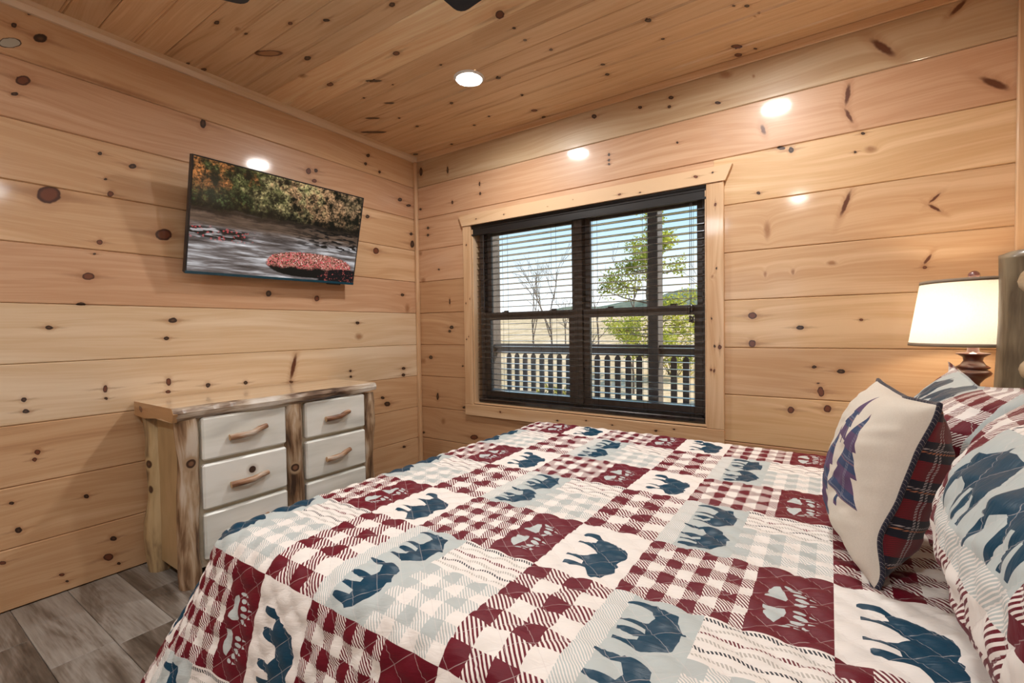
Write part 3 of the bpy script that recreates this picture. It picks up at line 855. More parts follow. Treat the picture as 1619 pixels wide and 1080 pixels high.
def pine_tree(x, y, ztop, rad, label, seed):
    rg = random.Random(seed)
    z0 = gz(x, y) - 0.1
    t_ = thing('pine_tree', (x, y, z0), label, 'tree')
    tr = MB()
    H = ztop - z0
    pts = [(x + 0.15 * math.sin(i * 0.9), y, z0 + H * i / 8) for i in range(9)]
    tr.tube(pts, [0.10 * (1 - i / 9.5) for i in range(9)], 8)
    fo = MB()
    for k in range(34):
        h = rg.uniform(0.30, 0.99)
        L = rad * (1.05 - 0.6 * max(0, h - 0.45) / 0.55) * rg.uniform(0.55, 1.0)
        a = rg.uniform(0, 2 * math.pi)
        p0 = Vector((x + 0.15 * math.sin(h * 8 * 0.9), y, z0 + H * h))
        p1 = p0 + Vector((math.cos(a) * L, math.sin(a) * L, rg.uniform(-0.05, 0.35) * L))
        pm = (p0 + p1) / 2 + Vector((0, 0, -0.05))
        tr.tube([p0, pm, p1], [0.022, 0.016, 0.006], 5, caps=False)
        for q in (0.55, 0.8, 1.0):
            c = p0.lerp(p1, q) + Vector((rg.uniform(-.1, .1), rg.uniform(-.1, .1), rg.uniform(0, .12)))
            tufts(fo, c, 0.26, 80, 0.062, rg)
    tr.build('trunk', M_BARK, t_)
    f = fo.build('foliage', M_PINE, t_); f['kind'] = 'stuff'


def bare_tree(x, y, H, label, seed):
    rg = random.Random(seed)
    z0 = gz(x, y) - 0.1
    t_ = thing('bare_tree', (x, y, z0), label, 'tree', )
    mb = MB()
    def br(p, d, L, r, lev):
        q = p + d * L * 0.5 + Vector((rg.uniform(-1, 1), rg.uniform(-1, 1), 0)) * L * 0.05
        e_ = p + d * L
        mb.tube([p, q, e_], [r, r * 0.8, r * 0.6], 5 if lev < 2 else 4, caps=False)
        if lev >= 4: return
        for _ in range(3 if lev < 3 else 2):
            nd = (d + Vector((rg.gauss(0, .42), rg.gauss(0, .42), rg.gauss(0.1, .22)))).normalized()
            br(p.lerp(e_, rg.uniform(0.55, 1.0)), nd, L * rg.uniform(0.5, 0.75), r * 0.55, lev + 1)
    br(Vector((x, y, z0)), Vector((rg.uniform(-.1, .1), 0, 1)).normalized(), H * 0.42, 0.045, 0)
    mb.build('branches', M_BARK, t_)


def shrub(x, y, r, label, seed):
    rg = random.Random(seed)
    z0 = gz(x, y)
    t_ = thing('shrub', (x, y, z0), label, 'shrub')
    fo = MB(); st = MB()
    for _ in range(9):
        c = Vector((x + rg.gauss(0, r * .5), y + rg.gauss(0, r * .5), z0 + rg.uniform(0.2, 1.5) * r))
        tufts(fo, c, r * 0.5, 130, 0.10, rg)
        st.tube([(x, y, z0 - 0.05), c], [0.02, 0.006], 4, caps=False)
    st.build('stems', M_BARK, t_)
    f = fo.build('foliage', M_BUSH, t_); f['kind'] = 'stuff'


pine_tree(-0.95, 9.0, 3.75, 1.35, 'sunlit yellow-green pine outside the right half of the window', 3)
bare_tree(-5.6, 12.0, 6.0, 'leafless tree nearest the window mullion, left pane', 11)
bare_tree(-7.6, 14.0, 5.2, 'slim leafless tree in the middle of the left pane', 12)
bare_tree(-4.2, 17.0, 5.6, 'leafless tree just left of the pine, right pane', 13)
bare_tree(-0.4, 14.5, 4.6, 'leafless sapling right of the porch post', 14)
for i, (bx, by, bh, wh) in enumerate(((-7.4, 9.5, 3.0, 'low leafless brush at the left edge of the left pane'), (-6.2, 17.5, 3.8, 'small leafless tree right of centre in the left pane, far up the slope'),
                                      (-3.4, 10.0, 3.2, 'leafless brush beside the window mullion, right pane'), (-9.2, 20.0, 4.4, 'leafless tree far back in the left pane'),
                                      (-2.2, 11.0, 2.6, 'leafless brush left of the pine trunk'))):
    bare_tree(bx, by, bh, wh, 60 + i)
shrub(1.6, 7.6, 0.8, 'golden shrub right of the porch post above the railing', 21)
shrub(-2.6, 6.6, 0.65, 'golden-green shrub at the foot of the pine', 22)
shrub(-1.6, 13.2, 1.2, 'larger golden shrub on the slope behind the pine', 23)
shrub(1.0, 10.6, 0.9, 'golden shrub at the right edge of the window view', 24)

# ------------------------------------------------------------------ recessed lights
M_CANTRIM = plain('white_light_trim', (0.75, 0.76, 0.76), 0.35, var=0.03)
M_LENS = emit('lit_lens', (1.0, 0.97, 0.93), CAN_LIGHT)
CAN_LABEL = ['round white recessed ceiling light glowing above the dresser side of the window',
             'round recessed ceiling light above the pillows end of the bed',
             'round recessed ceiling light behind the camera near the left wall',
             'round recessed ceiling light behind the camera near the right wall']
for i, (x, y) in enumerate(CAN):
    c_ = thing('recessed_light', (x, y, CZ), CAN_LABEL[i], 'light', 'recessed ceiling lights')
    MB().lathe([(0.066, -0.001), (0.068, -0.010), (0.078, -0.007), (0.082, 0.0)], (x, y, CZ), 36).build('trim_ring', M_CANTRIM, c_)
    m_ = MB(); m_.lathe([(0.0005, -0.0060), (0.045, -0.0058), (0.067, -0.0035)], (x, y, CZ), 32)
    m_.build('lens', M_LENS, c_)

# ------------------------------------------------------------------ television
def tv_picture():
    t = NT('tv_river_picture')
    o = t.sep(t.coord('UV'))
    u, v = o[0], o[1]
    asp = 1.75
    p = t.xyz(t.mul(u, asp), v, 0.0)
    leaf = t.voro(p, 62.0, out='Color')
    ls = t.sep(leaf)
    big = t.noise(p, 6.0, 4, 0.65)
    med = t.noise(p, 22.0, 3, 0.7)
    # autumn foliage: hue by position, brightness by leaf
    hue = t.add(t.add(u, t.mul(t.sub(big, 0.5), 1.4)), -0.05)
    fol = t.ramp(hue, [(0.0, (0.42, 0.16, 0.05)), (0.16, (0.045, 0.055, 0.018)), (0.28, (0.14, 0.14, 0.05)), (0.46, (0.52, 0.42, 0.19)), (0.62, (0.56, 0.32, 0.16)), (0.8, (0.44, 0.26, 0.14)), (1.0, (0.28, 0.19, 0.10))])
    br = t.mul(t.add(t.mul(ls[0], 1.0), 0.05), t.mul(t.step(t.add(med, t.mul(t.sub(v, 0.6), 0.9)), 0.34, 0.80), t.step(t.noise(p, 9.0, 3, 0.6), 0.36, 0.58)))
    folc = t.mix(br, (0.012, 0.011, 0.007), fol)
    # darker green bank low on the left
    gr = t.mul(t.step(u, 0.42, 0.2), t.step(v, 0.82, 0.70))
    folc = t.mix(t.mul(gr, 0.85), folc, t.mix(t.mul(ls[1], t.step(med, 0.45, 0.7)), (0.008, 0.010, 0.006), (0.09, 0.14, 0.045)))
    # water
    wv = t.noise(t.xyz(t.mul(u, 3.4), t.mul(v, 20.0), 0.0), 1.0, 4, 0.6, 0.4)
    wv2 = t.noise(t.xyz(t.mul(u, 9.0), t.mul(v, 60.0), 2.0), 1.0, 3, 0.6)
    wtr = t.ramp(t.add(t.mul(wv, 0.75), t.mul(wv2, 0.25)), [(0.34, (0.035, 0.026, 0.022)), (0.48, (0.14, 0.12, 0.115)), (0.60, (0.42, 0.41, 0.42)), (0.72, (0.85, 0.85, 0.85))])
    brown = t.ramp(t.add(t.mul(wv, 0.6), t.mul(wv2, 0.4)), [(0.35, (0.030, 0.020, 0.014)), (0.6, (0.13, 0.085, 0.06)), (0.78, (0.55, 0.52, 0.50))])
    water = t.mix(t.step(v, 0.47, 0.36), brown, wtr)
    # dark rocks in the rapids (right) and along the line of stones
    rk = t.noise(t.xyz(t.mul(u, 14.0), t.mul(v, 40.0), 5.0), 1.0, 2, 0.5)
    band = t.mul(t.step(v, 0.60, 0.55), t.step(v, 0.30, 0.38))
    water = t.mix(t.mul(t.mul(band, t.step(rk, 0.50, 0.56)), t.add(0.25, t.mul(t.step(u, 0.45, 0.75), 0.75))), water, (0.016, 0.013, 0.011))
    stones = t.mul(t.mul(t.step(v, 0.44, 0.40), t.step(v, 0.28, 0.33)), t.mul(t.step(u, 0.36, 0.25), t.step(rk, 0.42, 0.5)))
    water = t.mix(stones, water, t.mix(t.gt(ls[2], 0.8), (0.02, 0.016, 0.014), (0.30, 0.05, 0.05)))
    edge = t.add(v, t.mul(t.sub(big, 0.5), 0.10))
    pic = t.mix(t.step(edge, 0.565, 0.60), water, folc)
    pic = t.mix(t.mul(t.mul(t.step(edge, 0.52, 0.56), t.step(edge, 0.68, 0.60)), 0.8), pic, (0.010, 0.008, 0.006))
    # leaf-covered rock
    dx = t.div(t.sub(u, 0.685), 0.285); dy = t.div(t.sub(v, 0.155), 0.135)
    rr = t.add(t.m_('POWER', t.m_('ABSOLUTE', dx), 2.4), t.m_('POWER', t.m_('ABSOLUTE', dy), 2.2))
    rr = t.add(rr, t.mul(t.sub(med, 0.5), 0.25))
    lv2 = t.sep(t.voro(p, 95.0, out='Color'))
    leafc = t.ramp(lv2[0], [(0.0, (0.03, 0.015, 0.012)), (0.3, (0.20, 0.075, 0.05)), (0.6, (0.42, 0.20, 0.15)), (0.86, (0.50, 0.05, 0.07)), (1.0, (0.70, 0.50, 0.42))])
    low = t.step(t.add(dy, t.mul(t.sub(big, 0.5), 0.9)), -0.35, -0.05)
    rock = t.mix(low, (0.012, 0.010, 0.008), leafc)
    pic = t.mix(t.step(rr, 1.06, 0.94), pic, rock)
    # lower right boulders in shade
    dx2 = t.div(t.sub(u, 0.93), 0.20); dy2 = t.div(t.sub(v, 0.02), 0.13)
    rr2 = t.add(t.mul(dx2, dx2), t.mul(dy2, dy2))
    pic = t.mix(t.step(rr2, 1.1, 0.85), pic, t.mix(t.mul(t.gt(lv2[1], 0.72), t.step(med, 0.5, 0.6)), (0.012, 0.010, 0.010), (0.30, 0.07, 0.06)))
    em = t.n('ShaderNodeEmission'); t.t.links.new(pic, em.inputs[0]); em.inputs[1].default_value = 1.25
    gl = t.n('ShaderNodeBsdfGlossy'); gl.inputs['Roughness'].default_value = 0.12; gl.inputs[0].default_value = (0.02, 0.02, 0.02, 1)
    ad = t.n('ShaderNodeAddShader')
    t.t.links.new(em.outputs[0], ad.inputs[0]); t.t.links.new(gl.outputs[0], ad.inputs[1]); t.t.links.new(ad.outputs[0], t.out.inputs[0])
    return t.m


M_TVBLACK = plain('black_tv_plastic', (0.012, 0.012, 0.014), 0.3)
M_TVBOT = plain('blue_black_tv_edge', (0.012, 0.055, 0.085), 0.25)
tvc = Vector((0.157, -1.158, 1.6646))
tv = thing('television', tvc, 'flat black television showing an autumn river, tilted down on the left wall', 'television')
TW, TH = 0.975, 0.559


def rel(mb_pts): return mb_pts


def lbox(m, x0, x1, y0, y1, z0, z1, b=0.002):
    return m.bbox(tvc.x + x0, tvc.x + x1, tvc.y + y0, tvc.y + y1, tvc.z + z0, tvc.z + z1, b)


m_ = MB(); lbox(m_, -0.028, -0.004, -TW / 2, TW / 2, -TH / 2, TH / 2); lbox(m_, -0.058, -0.028, -TW / 2 + 0.12, TW / 2 - 0.12, -TH / 2 + 0.04, TH / 2 - 0.16, 0.008)
m_.build('housing', M_TVBLACK, tv)
m_ = MB()
for a in ((-TW / 2, -TW / 2 + 0.007, -TH / 2, TH / 2), (TW / 2 - 0.007, TW / 2, -TH / 2, TH / 2), (-TW / 2 + 0.007, TW / 2 - 0.007, TH / 2 - 0.007, TH / 2)):
    lbox(m_, -0.004, 0.002, *a, b=0.001)
m_.build('bezel', M_TVBLACK, tv)
m_ = MB(); lbox(m_, -0.012, 0.004, -TW / 2, TW / 2, -TH / 2 - 0.003, -TH / 2 + 0.011, 0.001)
m_.build('bottom_bezel', M_TVBOT, tv)
m_ = MB()
m_.add([tvc + Vector((0.0, sy * (TW / 2 - 0.006), sz)) for sy, sz in ((-1, -TH / 2 + 0.010), (1, -TH / 2 + 0.010), (1, TH / 2 - 0.006), (-1, TH / 2 - 0.006))], [(0, 1, 2, 3)])
m_.build('screen', tv_picture(), tv, uvs=[(0, 0), (1, 0), (1, 1), (0, 1)])
m_ = MB(); lbox(m_, -0.02, -0.008, 0.30, 0.40, -TH / 2 - 0.012, -TH / 2 - 0.002, 0.002)
m_.build('sensor_bump', M_TVBLACK, tv)
m_ = MB(); lbox(m_, -0.105, -0.058, -0.10, 0.10, -0.10, 0.08, 0.004)
m_.build('wall_bracket', M_TVBLACK, tv)
tv.rotation_euler = (Matrix.Rotation(math.radians(0.46), 3, 'Z') @ Matrix.Rotation(math.radians(14.3), 3, 'Y') @ Matrix.Rotation(math.radians(0.69), 3, 'X')).to_euler()

# ------------------------------------------------------------------ dresser
def log_mat(name, ax, seed, c=((0.045, 0.022, 0.012), (0.20, 0.115, 0.06), (0.42, 0.30, 0.19), (0.60, 0.53, 0.44)), knots=()):
    t = NT(name)
    o = t.sep(t.coord('Object'))
    sc = [26.0, 26.0, 26.0]; sc[ax] = 3.0
    p = t.xyz(t.mul(o[0], sc[0]), t.mul(o[1], sc[1]), t.mul(o[2], sc[2]))
    a = t.noise(p, 1.0, 4, 0.62, 0.5)
    sc2 = [9.0, 9.0, 9.0]; sc2[ax] = 4.0
    b = t.noise(t.xyz(t.add(t.mul(o[0], sc2[0]), seed), t.mul(o[1], sc2[1]), t.mul(o[2], sc2[2])), 1.0, 2, 0.5)
    f = t.add(t.mul(a, 0.55), t.mul(b, 0.5))
    col = t.ramp(f, [(0.40, c[0]), (0.475, c[1]), (0.545, c[2]), (0.64, c[3])])
    for (kp, kr) in knots:
        d = t.n('ShaderNodeVectorMath'); d.operation = 'DISTANCE'
        t.t.links.new(t.coord('Object'), d.inputs[0]); d.inputs[1].default_value = kp
        dd = t.div(d.outputs['Value'], kr)
        col = t.mix(t.step(dd, 2.0, 1.2), col, c[2])
        col = t.mix(t.step(dd, 1.1, 0.9), col, (0.05, 0.022, 0.012))
        col = t.mix(t.step(dd, 0.7, 0.4), col, (0.22, 0.11, 0.06))
    t.principled(col, 0.45, t.bump(f, 0.35, 0.006), spec=0.45, coat=0.3, coat_rough=0.2)
    return t.m


def pale_wood(name, ax, seed, a=(0.74, 0.765, 0.72), b=(0.84, 0.865, 0.83), knot=None):
    t = NT(name)
    o = t.sep(t.coord('Object'))
    sc = [7.0, 7.0, 7.0]; sc[ax] = 1.6
    f = t.noise(t.xyz(t.add(t.mul(o[0], sc[0]), seed), t.mul(o[1], sc[1]), t.mul(o[2], sc[2] * 1.5)), 1.0, 3, 0.55, 0.3)
    col = t.ramp(f, [(0.32, tuple(q * 0.80 for q in a)), (0.46, a), (0.62, b)])
    if knot:
        d = t.n('ShaderNodeVectorMath'); d.operation = 'DISTANCE'
        t.t.links.new(t.coord('Object'), d.inputs[0]); d.inputs[1].default_value = knot[0]
        dd = t.div(d.outputs['Value'], knot[1])
        col = t.mix(t.mul(t.step(dd, 2.2, 1.0), 0.4), col, (0.25, 0.17, 0.10))
        col = t.mix(t.step(dd, 1.1, 0.9), col, (0.055, 0.03, 0.02))
    t.principled(col, 0.38, spec=0.45, coat=0.3, coat_rough=0.15)
    return t.m


DO = Vector((0.23, -1.305, 0.0))
dr = thing('log_dresser', DO, 'rustic log dresser with pale drawers and a live-edge top against the left wall', 'dresser')
M_LOGZ = log_mat('peeled_log_upright', 2, 1.0, knots=[((0.215, -0.470, 0.535), 0.020), ((0.205, 0.008, 0.62), 0.016), ((0.21, -0.005, 0.40), 0.02)])
M_LOGD = log_mat('side_slab_log', 2, 5.0, c=((0.12, 0.08, 0.045), (0.30, 0.215, 0.12), (0.46, 0.35, 0.19), (0.54, 0.42, 0.24)), knots=[((-0.09, -0.535, 0.50), 0.022), ((-0.085, -0.54, 0.385), 0.026)])
M_PANEL = pale_wood('tan_side_panel', 2, 3.0, (0.40, 0.29, 0.15), (0.47, 0.345, 0.19))
M_PALE = pale_wood('pale_drawer_wood', 1, 0.0)
M_PALE_K = pale_wood('pale_drawer_wood_with_knot', 1, 4.0, knot=((0.205, -0.215, 0.445), 0.016))
M_CARC = pale_wood('pale_frame_wood', 1, 8.0, (0.62, 0.57, 0.45), (0.72, 0.67, 0.55))
M_TOP = pine('dresser_top_pine', (1, 0), 330, tone=-0.10, pal='cream', coat=0.8)
M_LIVE = log_mat('live_edge_bark', 1, 9.0, c=((0.035, 0.02, 0.014), (0.20, 0.13, 0.085), (0.48, 0.40, 0.31), (0.72, 0.69, 0.63)))
MB().bbox(0.055, 0.405, -1.745, -0.862, 0.055, 0.722, 0.003).build('carcass', M_CARC, dr)
# live-edge slab top
ns = 90
rw = random.Random(4)
ph = [rw.uniform(0, 6.28) for _ in range(6)]
prof_n = 9
P = np.zeros((ns, prof_n, 3))
for i in range(ns):
    y = -1.838 + (1.838 - 0.772) * i / (ns - 1)
    s_ = y * 9
    xf = 0.452 + 0.007 * math.sin(s_ + ph[0]) + 0.004 * math.sin(2.3 * s_ + ph[1]) + 0.0025 * math.sin(5.1 * s_ + ph[2])
    tp = max(0.0, (y + 0.98) / 0.21)
    xf -= 0.030 * tp * tp
    zb = 0.722 + 0.004 * math.sin(1.7 * s_ + ph[3]) + 0.010 * tp
    pr = [(0.012, 0.722), (0.012, 0.780), (0.25, 0.780), (xf - 0.022, 0.780), (xf - 0.007, 0.774 + 0.002 * math.sin(3.3 * s_)), (xf + 0.001, 0.757), (xf - 0.004, 0.737), (xf - 0.022, zb), (0.25, 0.722)]
    for j, (x, z) in enumerate(pr): P[i, j] = (x, y, z)
m_ = MB()
vs = P.reshape(-1, 3).tolist()
fs = []; mi = []
for i in range(ns - 1):
    for j in range(prof_n):
        j2 = (j + 1) % prof_n
        fs.append((i * prof_n + j, i * prof_n + j2, (i + 1) * prof_n + j2, (i + 1) * prof_n + j))
        mi.append(1 if 3 <= j <= 6 else 0)
m_.add(vs, fs, False); m_.mi = mi
m_.add([tuple(q) for q in P[0]], [tuple(range(prof_n))[::-1]]); m_.add([tuple(q) for q in P[-1]], [tuple(range(prof_n))], mi=1)
fix_normals(m_.build('slab_top', [M_TOP, M_LIVE], dr))
m_ = MB(); m_.prism([(0.02, 0.716), (0.02, 0.7795), (0.43, 0.7795), (0.452, 0.755), (0.44, 0.720), (0.33, 0.728), (0.14, 0.712)], 0, 1, -1.8395, -1.822)
fix_normals(m_.build('end_board', pine('slab_end_grain', (0, 2), 331, [(0.10 - 0.23, 0.750, 0.020, 0.012, -0.3, 'r')], 0.0, light=(0.50, 0.31, 0.15), mid=(0.36, 0.19, 0.08)), dr))


def log_post(x, y, r, z0, z1, seed, name='post', mat=None, crook=0.006):
    rg = random.Random(seed)
    n = 14
    pts = [(x + rg.uniform(-1, 1) * crook * 0.4 + crook * math.sin(i * 0.55 + seed), y + crook * math.cos(i * 0.5 + seed * 2), z0 + (z1 - z0) * i / (n - 1)) for i in range(n)]
    rad = [r * (1 + 0.06 * math.sin(i * 1.1 + seed) + rg.uniform(-0.03, 0.03)) for i in range(n)]
    return MB().tube(pts, rad, 16, wob=0.06, seed=seed).build(name, mat or M_LOGZ, dr)


log_post(0.402, -1.777, 0.041, 0.0, 0.722, 1)
log_post(0.402, -1.297, 0.046, 0.0, 0.722, 2)
log_post(0.400, -0.826, 0.037, 0.0, 0.722, 3, crook=0.010)
log_post(0.115, -1.775, 0.060, 0.0, 0.718, 4, 'rear_post', M_LOGD, 0.008)
log_post(0.075, -0.830, 0.050, 0.0, 0.718, 5, 'rear_post', M_LOGD)
MB().bbox(0.165, 0.375, -1.801, -1.745, 0.055, 0.716, 0.003).build('side_panel', M_PANEL, dr)
MB().bbox(0.115, 0.375, -0.862, -0.842, 0.055, 0.716, 0.003).build('side_panel', M_PANEL, dr)
M_TWIG = log_mat('peeled_twig', 1, 12.0, c=((0.06, 0.026, 0.014), (0.22, 0.10, 0.05), (0.40, 0.24, 0.14), (0.60, 0.55, 0.48)))
M_CUT = plain('cut_twig_end', (0.50, 0.32, 0.17), 0.6)
rows = ((0.533, 0.722), (0.315, 0.515), (0.092, 0.297))
HZ = (0.622, 0.405, 0.19)
for ci, (ya, yb) in enumerate(((-1.728, -1.348), (-1.244, -0.868))):
    for ri, (za, zb) in enumerate(rows):
        mt = M_PALE_K if (ci == 0 and ri == 1) else M_PALE
        d_ = MB().bbox(0.405, 0.436, ya, yb, za, zb, 0.008).build('drawer', mt, dr)
        cy = 0.5 * (ya + yb) + (0.0 if ci == 0 else -0.005)
        h = HZ[ri]; r_ = random.Random(ci * 5 + ri)
        k1 = r_.uniform(0.008, 0.016)
        L = 0.084 if ci == 0 else 0.074
        pts = [(0.449, cy - L, h - 0.004), (0.455, cy - L * 0.45, h - 0.002), (0.460, cy + L * 0.15, h + 0.001), (0.458, cy + L * 0.55, h + k1), (0.449, cy + L, h + k1 * 1.4)]
        m_ = MB(); m_.tube(pts, [0.0150, 0.0145, 0.014, 0.013, 0.012], 10, cap_mi=1, wob=0.14, seed=ri * 3 + ci)
        m_.build('handle', [M_TWIG, M_CUT], d_)

# ------------------------------------------------------------------ printed quilt material
Q_PU, Q_PV = 0.074, 0.060           # diamonds of the quilting
PX, PY, X0, Y0 = 0.515, 0.535, 2.180, 1.580


def quilt_mat(name):
    t = NT(name)
    o = t.sep(t.coord('UV'))
    u, v = o[0], o[1]
    fu = t.mul(t.fract(t.div(t.sub(u, X0), PX)), PX)
    w = t.mul(t.fract(t.div(t.sub(t.mul(v, -1.0), Y0), PY)), PY)
    wb = t.sub(w, 0.237)
    isA = t.lt(w, 0.237)
    c1 = t.lt(fu, 0.177)
    c2a = t.mul(t.lt(fu, 0.392), t.inv(c1))
    c2b = t.mul(t.lt(fu, 0.336), t.inv(c1))
    c3a = t.inv(t.mx(c1, c2a)); c3b = t.inv(t.mx(c1, c2b))
    isB = t.inv(isA)
    stripes = t.mul(t.mul(isB, c3b), t.lt(wb, 0.120))
    greyp = t.mul(t.mul(isB, c3b), t.gt(wb, 0.1201))
    redp = t.mul(isB, c1)
    finep = t.mul(isA, c2a)
    CREAM = (0.81, 0.775, 0.735); RED = (0.128, 0.0012, 0.0115); TEAL = (0.0035, 0.044, 0.085); GREY = (0.475, 0.53, 0.525)
    # one gingham for all three checks
    fx = t.add(t.add(t.mul(finep, t.sub(fu, 0.177)), t.mul(redp, fu)), t.mul(greyp, t.sub(fu, 0.336)))
    fy = t.add(t.add(t.mul(finep, w), t.mul(redp, wb)), t.mul(greyp, t.sub(wb, 0.120)))
    cx = t.add(t.add(t.mul(finep, 0.0277), t.mul(redp, 0.0443)), t.add(t.mul(greyp, 0.030), 1e-5))
    cy = t.add(t.add(t.mul(finep, 0.0338), t.mul(redp, 0.0427)), t.add(t.mul(greyp, 0.030), 1e-5))
    ex = t.m_('MODULO', t.m_('FLOOR', t.div(fx, cx)), 2.0)
    ey = t.m_('MODULO', t.m_('FLOOR', t.div(fy, cy)), 2.0)
    per = t.add(0.0072, t.mul(redp, 0.0030))
    diag = t.add(u, t.mul(v, 1.0))
    hatch = t.gt(t.fract(t.div(diag, per)), 0.5)
    ee = t.mul(ex, ey)
    xr = t.sub(t.add(ex, ey), t.mul(ee, 2.0))
    tt = t.add(ee, t.mul(xr, hatch))
    gcol = t.mix(tt, t.mix(greyp, RED, (0.46, 0.505, 0.50)), CREAM)
    # striped block: six dashed lines running along u
    si = t.fract(t.div(t.sub(wb, 0.004), 0.0195))
    sn = t.m_('FLOOR', t.div(t.sub(wb, 0.004), 0.0195))
    line = t.mul(t.lt(si, 0.36), t.gt(t.fract(t.div(t.add(u, t.mul(v, 0.6)), 0.0060)), 0.45))
    m3 = t.m_('MODULO', sn, 2.0)
    m4 = t.m_('MODULO', sn, 4.0)
    lcol = t.mix(m3, t.mix(t.gt(m4, 1.5), (0.02, 0.025, 0.035), RED), (0.47, 0.45, 0.41))
    scol = t.mix(t.mul(line, stripes), CREAM, lcol)
    # bear shapes: length along v, height along u
    L1 = 0.180
    s1 = t.div(t.sub(w, 0.050), L1)
    q = [(0.0, .060), (.012, .036), (.03, .032), (.085, .032), (.095, .048), (.105, .070), (.215, .074), (.235, .042), (.25, .036), (.31, .036), (.33, .050), (.36, .084), (.46, .096), (.555, .080), (.575, .040), (.585, .036), (.635, .036), (.645, .050), (.66, .080), (.725, .082), (.745, .048), (.755, .044), (.805, .044), (.825, .098), (.93, .112), (.975, .118), (1.0, .125)]
    g1 = [(0.0, .065), (.05, .074), (.10, .090), (.17, .136), (.26, .150), (.35, .155), (.46, .153), (.56, .146), (.60, .153), (.66, .150), (.72, .154), (.80, .152), (.88, .140), (.96, .130), (1.0, .125)]
    k = 1.0 / 0.18
    lo1 = t.mul(t.curve(s1, [(a, b * k) for a, b in q]), 0.18)
    hi1 = t.mul(t.curve(s1, [(a, b * k) for a, b in g1]), 0.18)
    in1 = t.mul(t.mul(t.gt(fu, lo1), t.lt(fu, hi1)), t.mul(t.gt(s1, 0.001), t.lt(s1, 0.999)))
    bear1 = t.mul(t.mul(isA, c1), in1)
    half = t.gt(wb, 0.149)
    w2 = t.sub(wb, t.mul(half, 0.146))
    s2 = t.div(t.sub(w2, 0.014), 0.128)
    fb = t.sub(fu, 0.177)
    q2 = [(0.0, .080), (.04, .076), (.055, .042), (.07, .036), (.12, .036), (.135, .050), (.16, .082), (.30, .092), (.42, .086), (.445, .048), (.46, .040), (.515, .040), (.53, .054), (.55, .086), (.62, .088), (.645, .050), (.66, .044), (.715, .044), (.73, .058), (.75, .084), (.82, .084), (.845, .052), (.86, .046), (.92, .046), (.94, .060), (.965, .086), (1.0, .095)]
    g2 = [(0.0, .082), (.05, .112), (.10, .124), (.22, .126), (.36, .138), (.42, .146), (.46, .139), (.60, .141), (.76, .136), (.86, .122), (.94, .108), (1.0, .092)]
    lo2 = t.mul(t.curve(s2, [(a, b * k) for a, b in q2]), 0.18)
    hi2 = t.mul(t.curve(s2, [(a, b * k) for a, b in g2]), 0.18)
    in2 = t.mul(t.mul(t.gt(fb, lo2), t.lt(fb, hi2)), t.mul(t.gt(s2, 0.001), t.lt(s2, 0.999)))
    bear2 = t.mul(t.mul(isB, c2b), in2)
    # paw prints, two mirrored about the middle of the block
    pw = t.m_('ABSOLUTE', t.sub(w, 0.1285))
    s3 = t.div(pw, 0.080)
    fp = t.sub(fu, 0.392)
    kk = 1.0 / 0.12
    def cv(pts): return t.mul(t.curve(s3, [(a / 0.080, b * kk) for a, b in pts]), 0.12)
    plo = cv([(0, .04), (.0105, .04), (.011, .036), (.013, .020), (.020, .020), (.030, .027), (.038, .023), (.048, .024), (.058, .031), (.0625, .040), (.064, .05), (.08, .05)])
    phi = cv([(0, .02), (.0105, .02), (.011, .042), (.0135, .053), (.0245, .056), (.036, .052), (.050, .048), (.0625, .041), (.064, .02), (.08, .02)])
    pad = t.mul(t.gt(fp, plo), t.lt(fp, phi))
    toes = [(.0165, .075, .0048, .010), (.0295, .077, .0050, .011), (.0432, .073, .0050, .011), (.0560, .066, .0046, .010), (.0675, .056, .0040, .009)]
    tl, th, cl, ch = [(0, .1)], [(0, .0)], [(0, .12)], [(0, .0)]
    for c, x, hw, hx in toes:
        tl += [(c - hw - .0002, .1), (c - hw, x), (c - hw * .6, x - hx * .8), (c, x - hx), (c + hw * .6, x - hx * .8), (c + hw, x), (c + hw + .0002, .1)]
        th += [(c - hw - .0002, .0), (c - hw, x), (c - hw * .6, x + hx * .8), (c, x + hx), (c + hw * .6, x + hx * .8), (c + hw, x), (c + hw + .0002, .0)]
        y_ = x + hx + .004
        cl += [(c - .0030, .12), (c - .0028, y_), (c + .0028, y_), (c + .0030, .12)]
        ch += [(c - .0030, 0), (c - .0028, y_), (c, y_ + .011), (c + .0028, y_), (c + .0030, 0)]
    tl.append((.08, .1)); th.append((.08, 0)); cl.append((.08, .12)); ch.append((.08, 0))
    toe = t.mul(t.gt(fp, cv(tl)), t.lt(fp, cv(th)))
    claw = t.mul(t.gt(fp, cv(cl)), t.lt(fp, cv(ch)))
    paw = t.mul(t.mul(isA, c3a), t.mx(pad, t.mx(toe, claw)))
    # blocks
    col = t.mix(t.mul(isA, c1), CREAM, CREAM)
    col = t.mix(t.mx(t.mx(finep, redp), greyp), col, gcol)
    col = t.mix(t.mul(isA, c3a), col, RED)
    gb = t.mul(isB, c2b)
    ghatch = t.mul(t.lt(fb, 0.040), t.gt(t.fract(t.div(diag, 0.0062)), 0.55))
    col = t.mix(gb, col, t.mix(ghatch, GREY, CREAM))
    col = t.mix(stripes, col, scol)
    col = t.mix(paw, col, (0.50, 0.56, 0.56))
    bear = t.mx(bear1, bear2)
    col = t.mix(bear, col, TEAL)
    # sewing thread along the quilting lines
    p = t.div(u, Q_PU); qq = t.div(v, Q_PV)
    a = t.m_('ABSOLUTE', t.sub(t.fract(t.add(t.add(p, qq), 0.05)), 0.5))
    b = t.m_('ABSOLUTE', t.sub(t.fract(t.add(t.sub(p, qq), 0.58)), 0.5))
    th_ = t.step(t.mn(a, b), 0.016, 0.007)
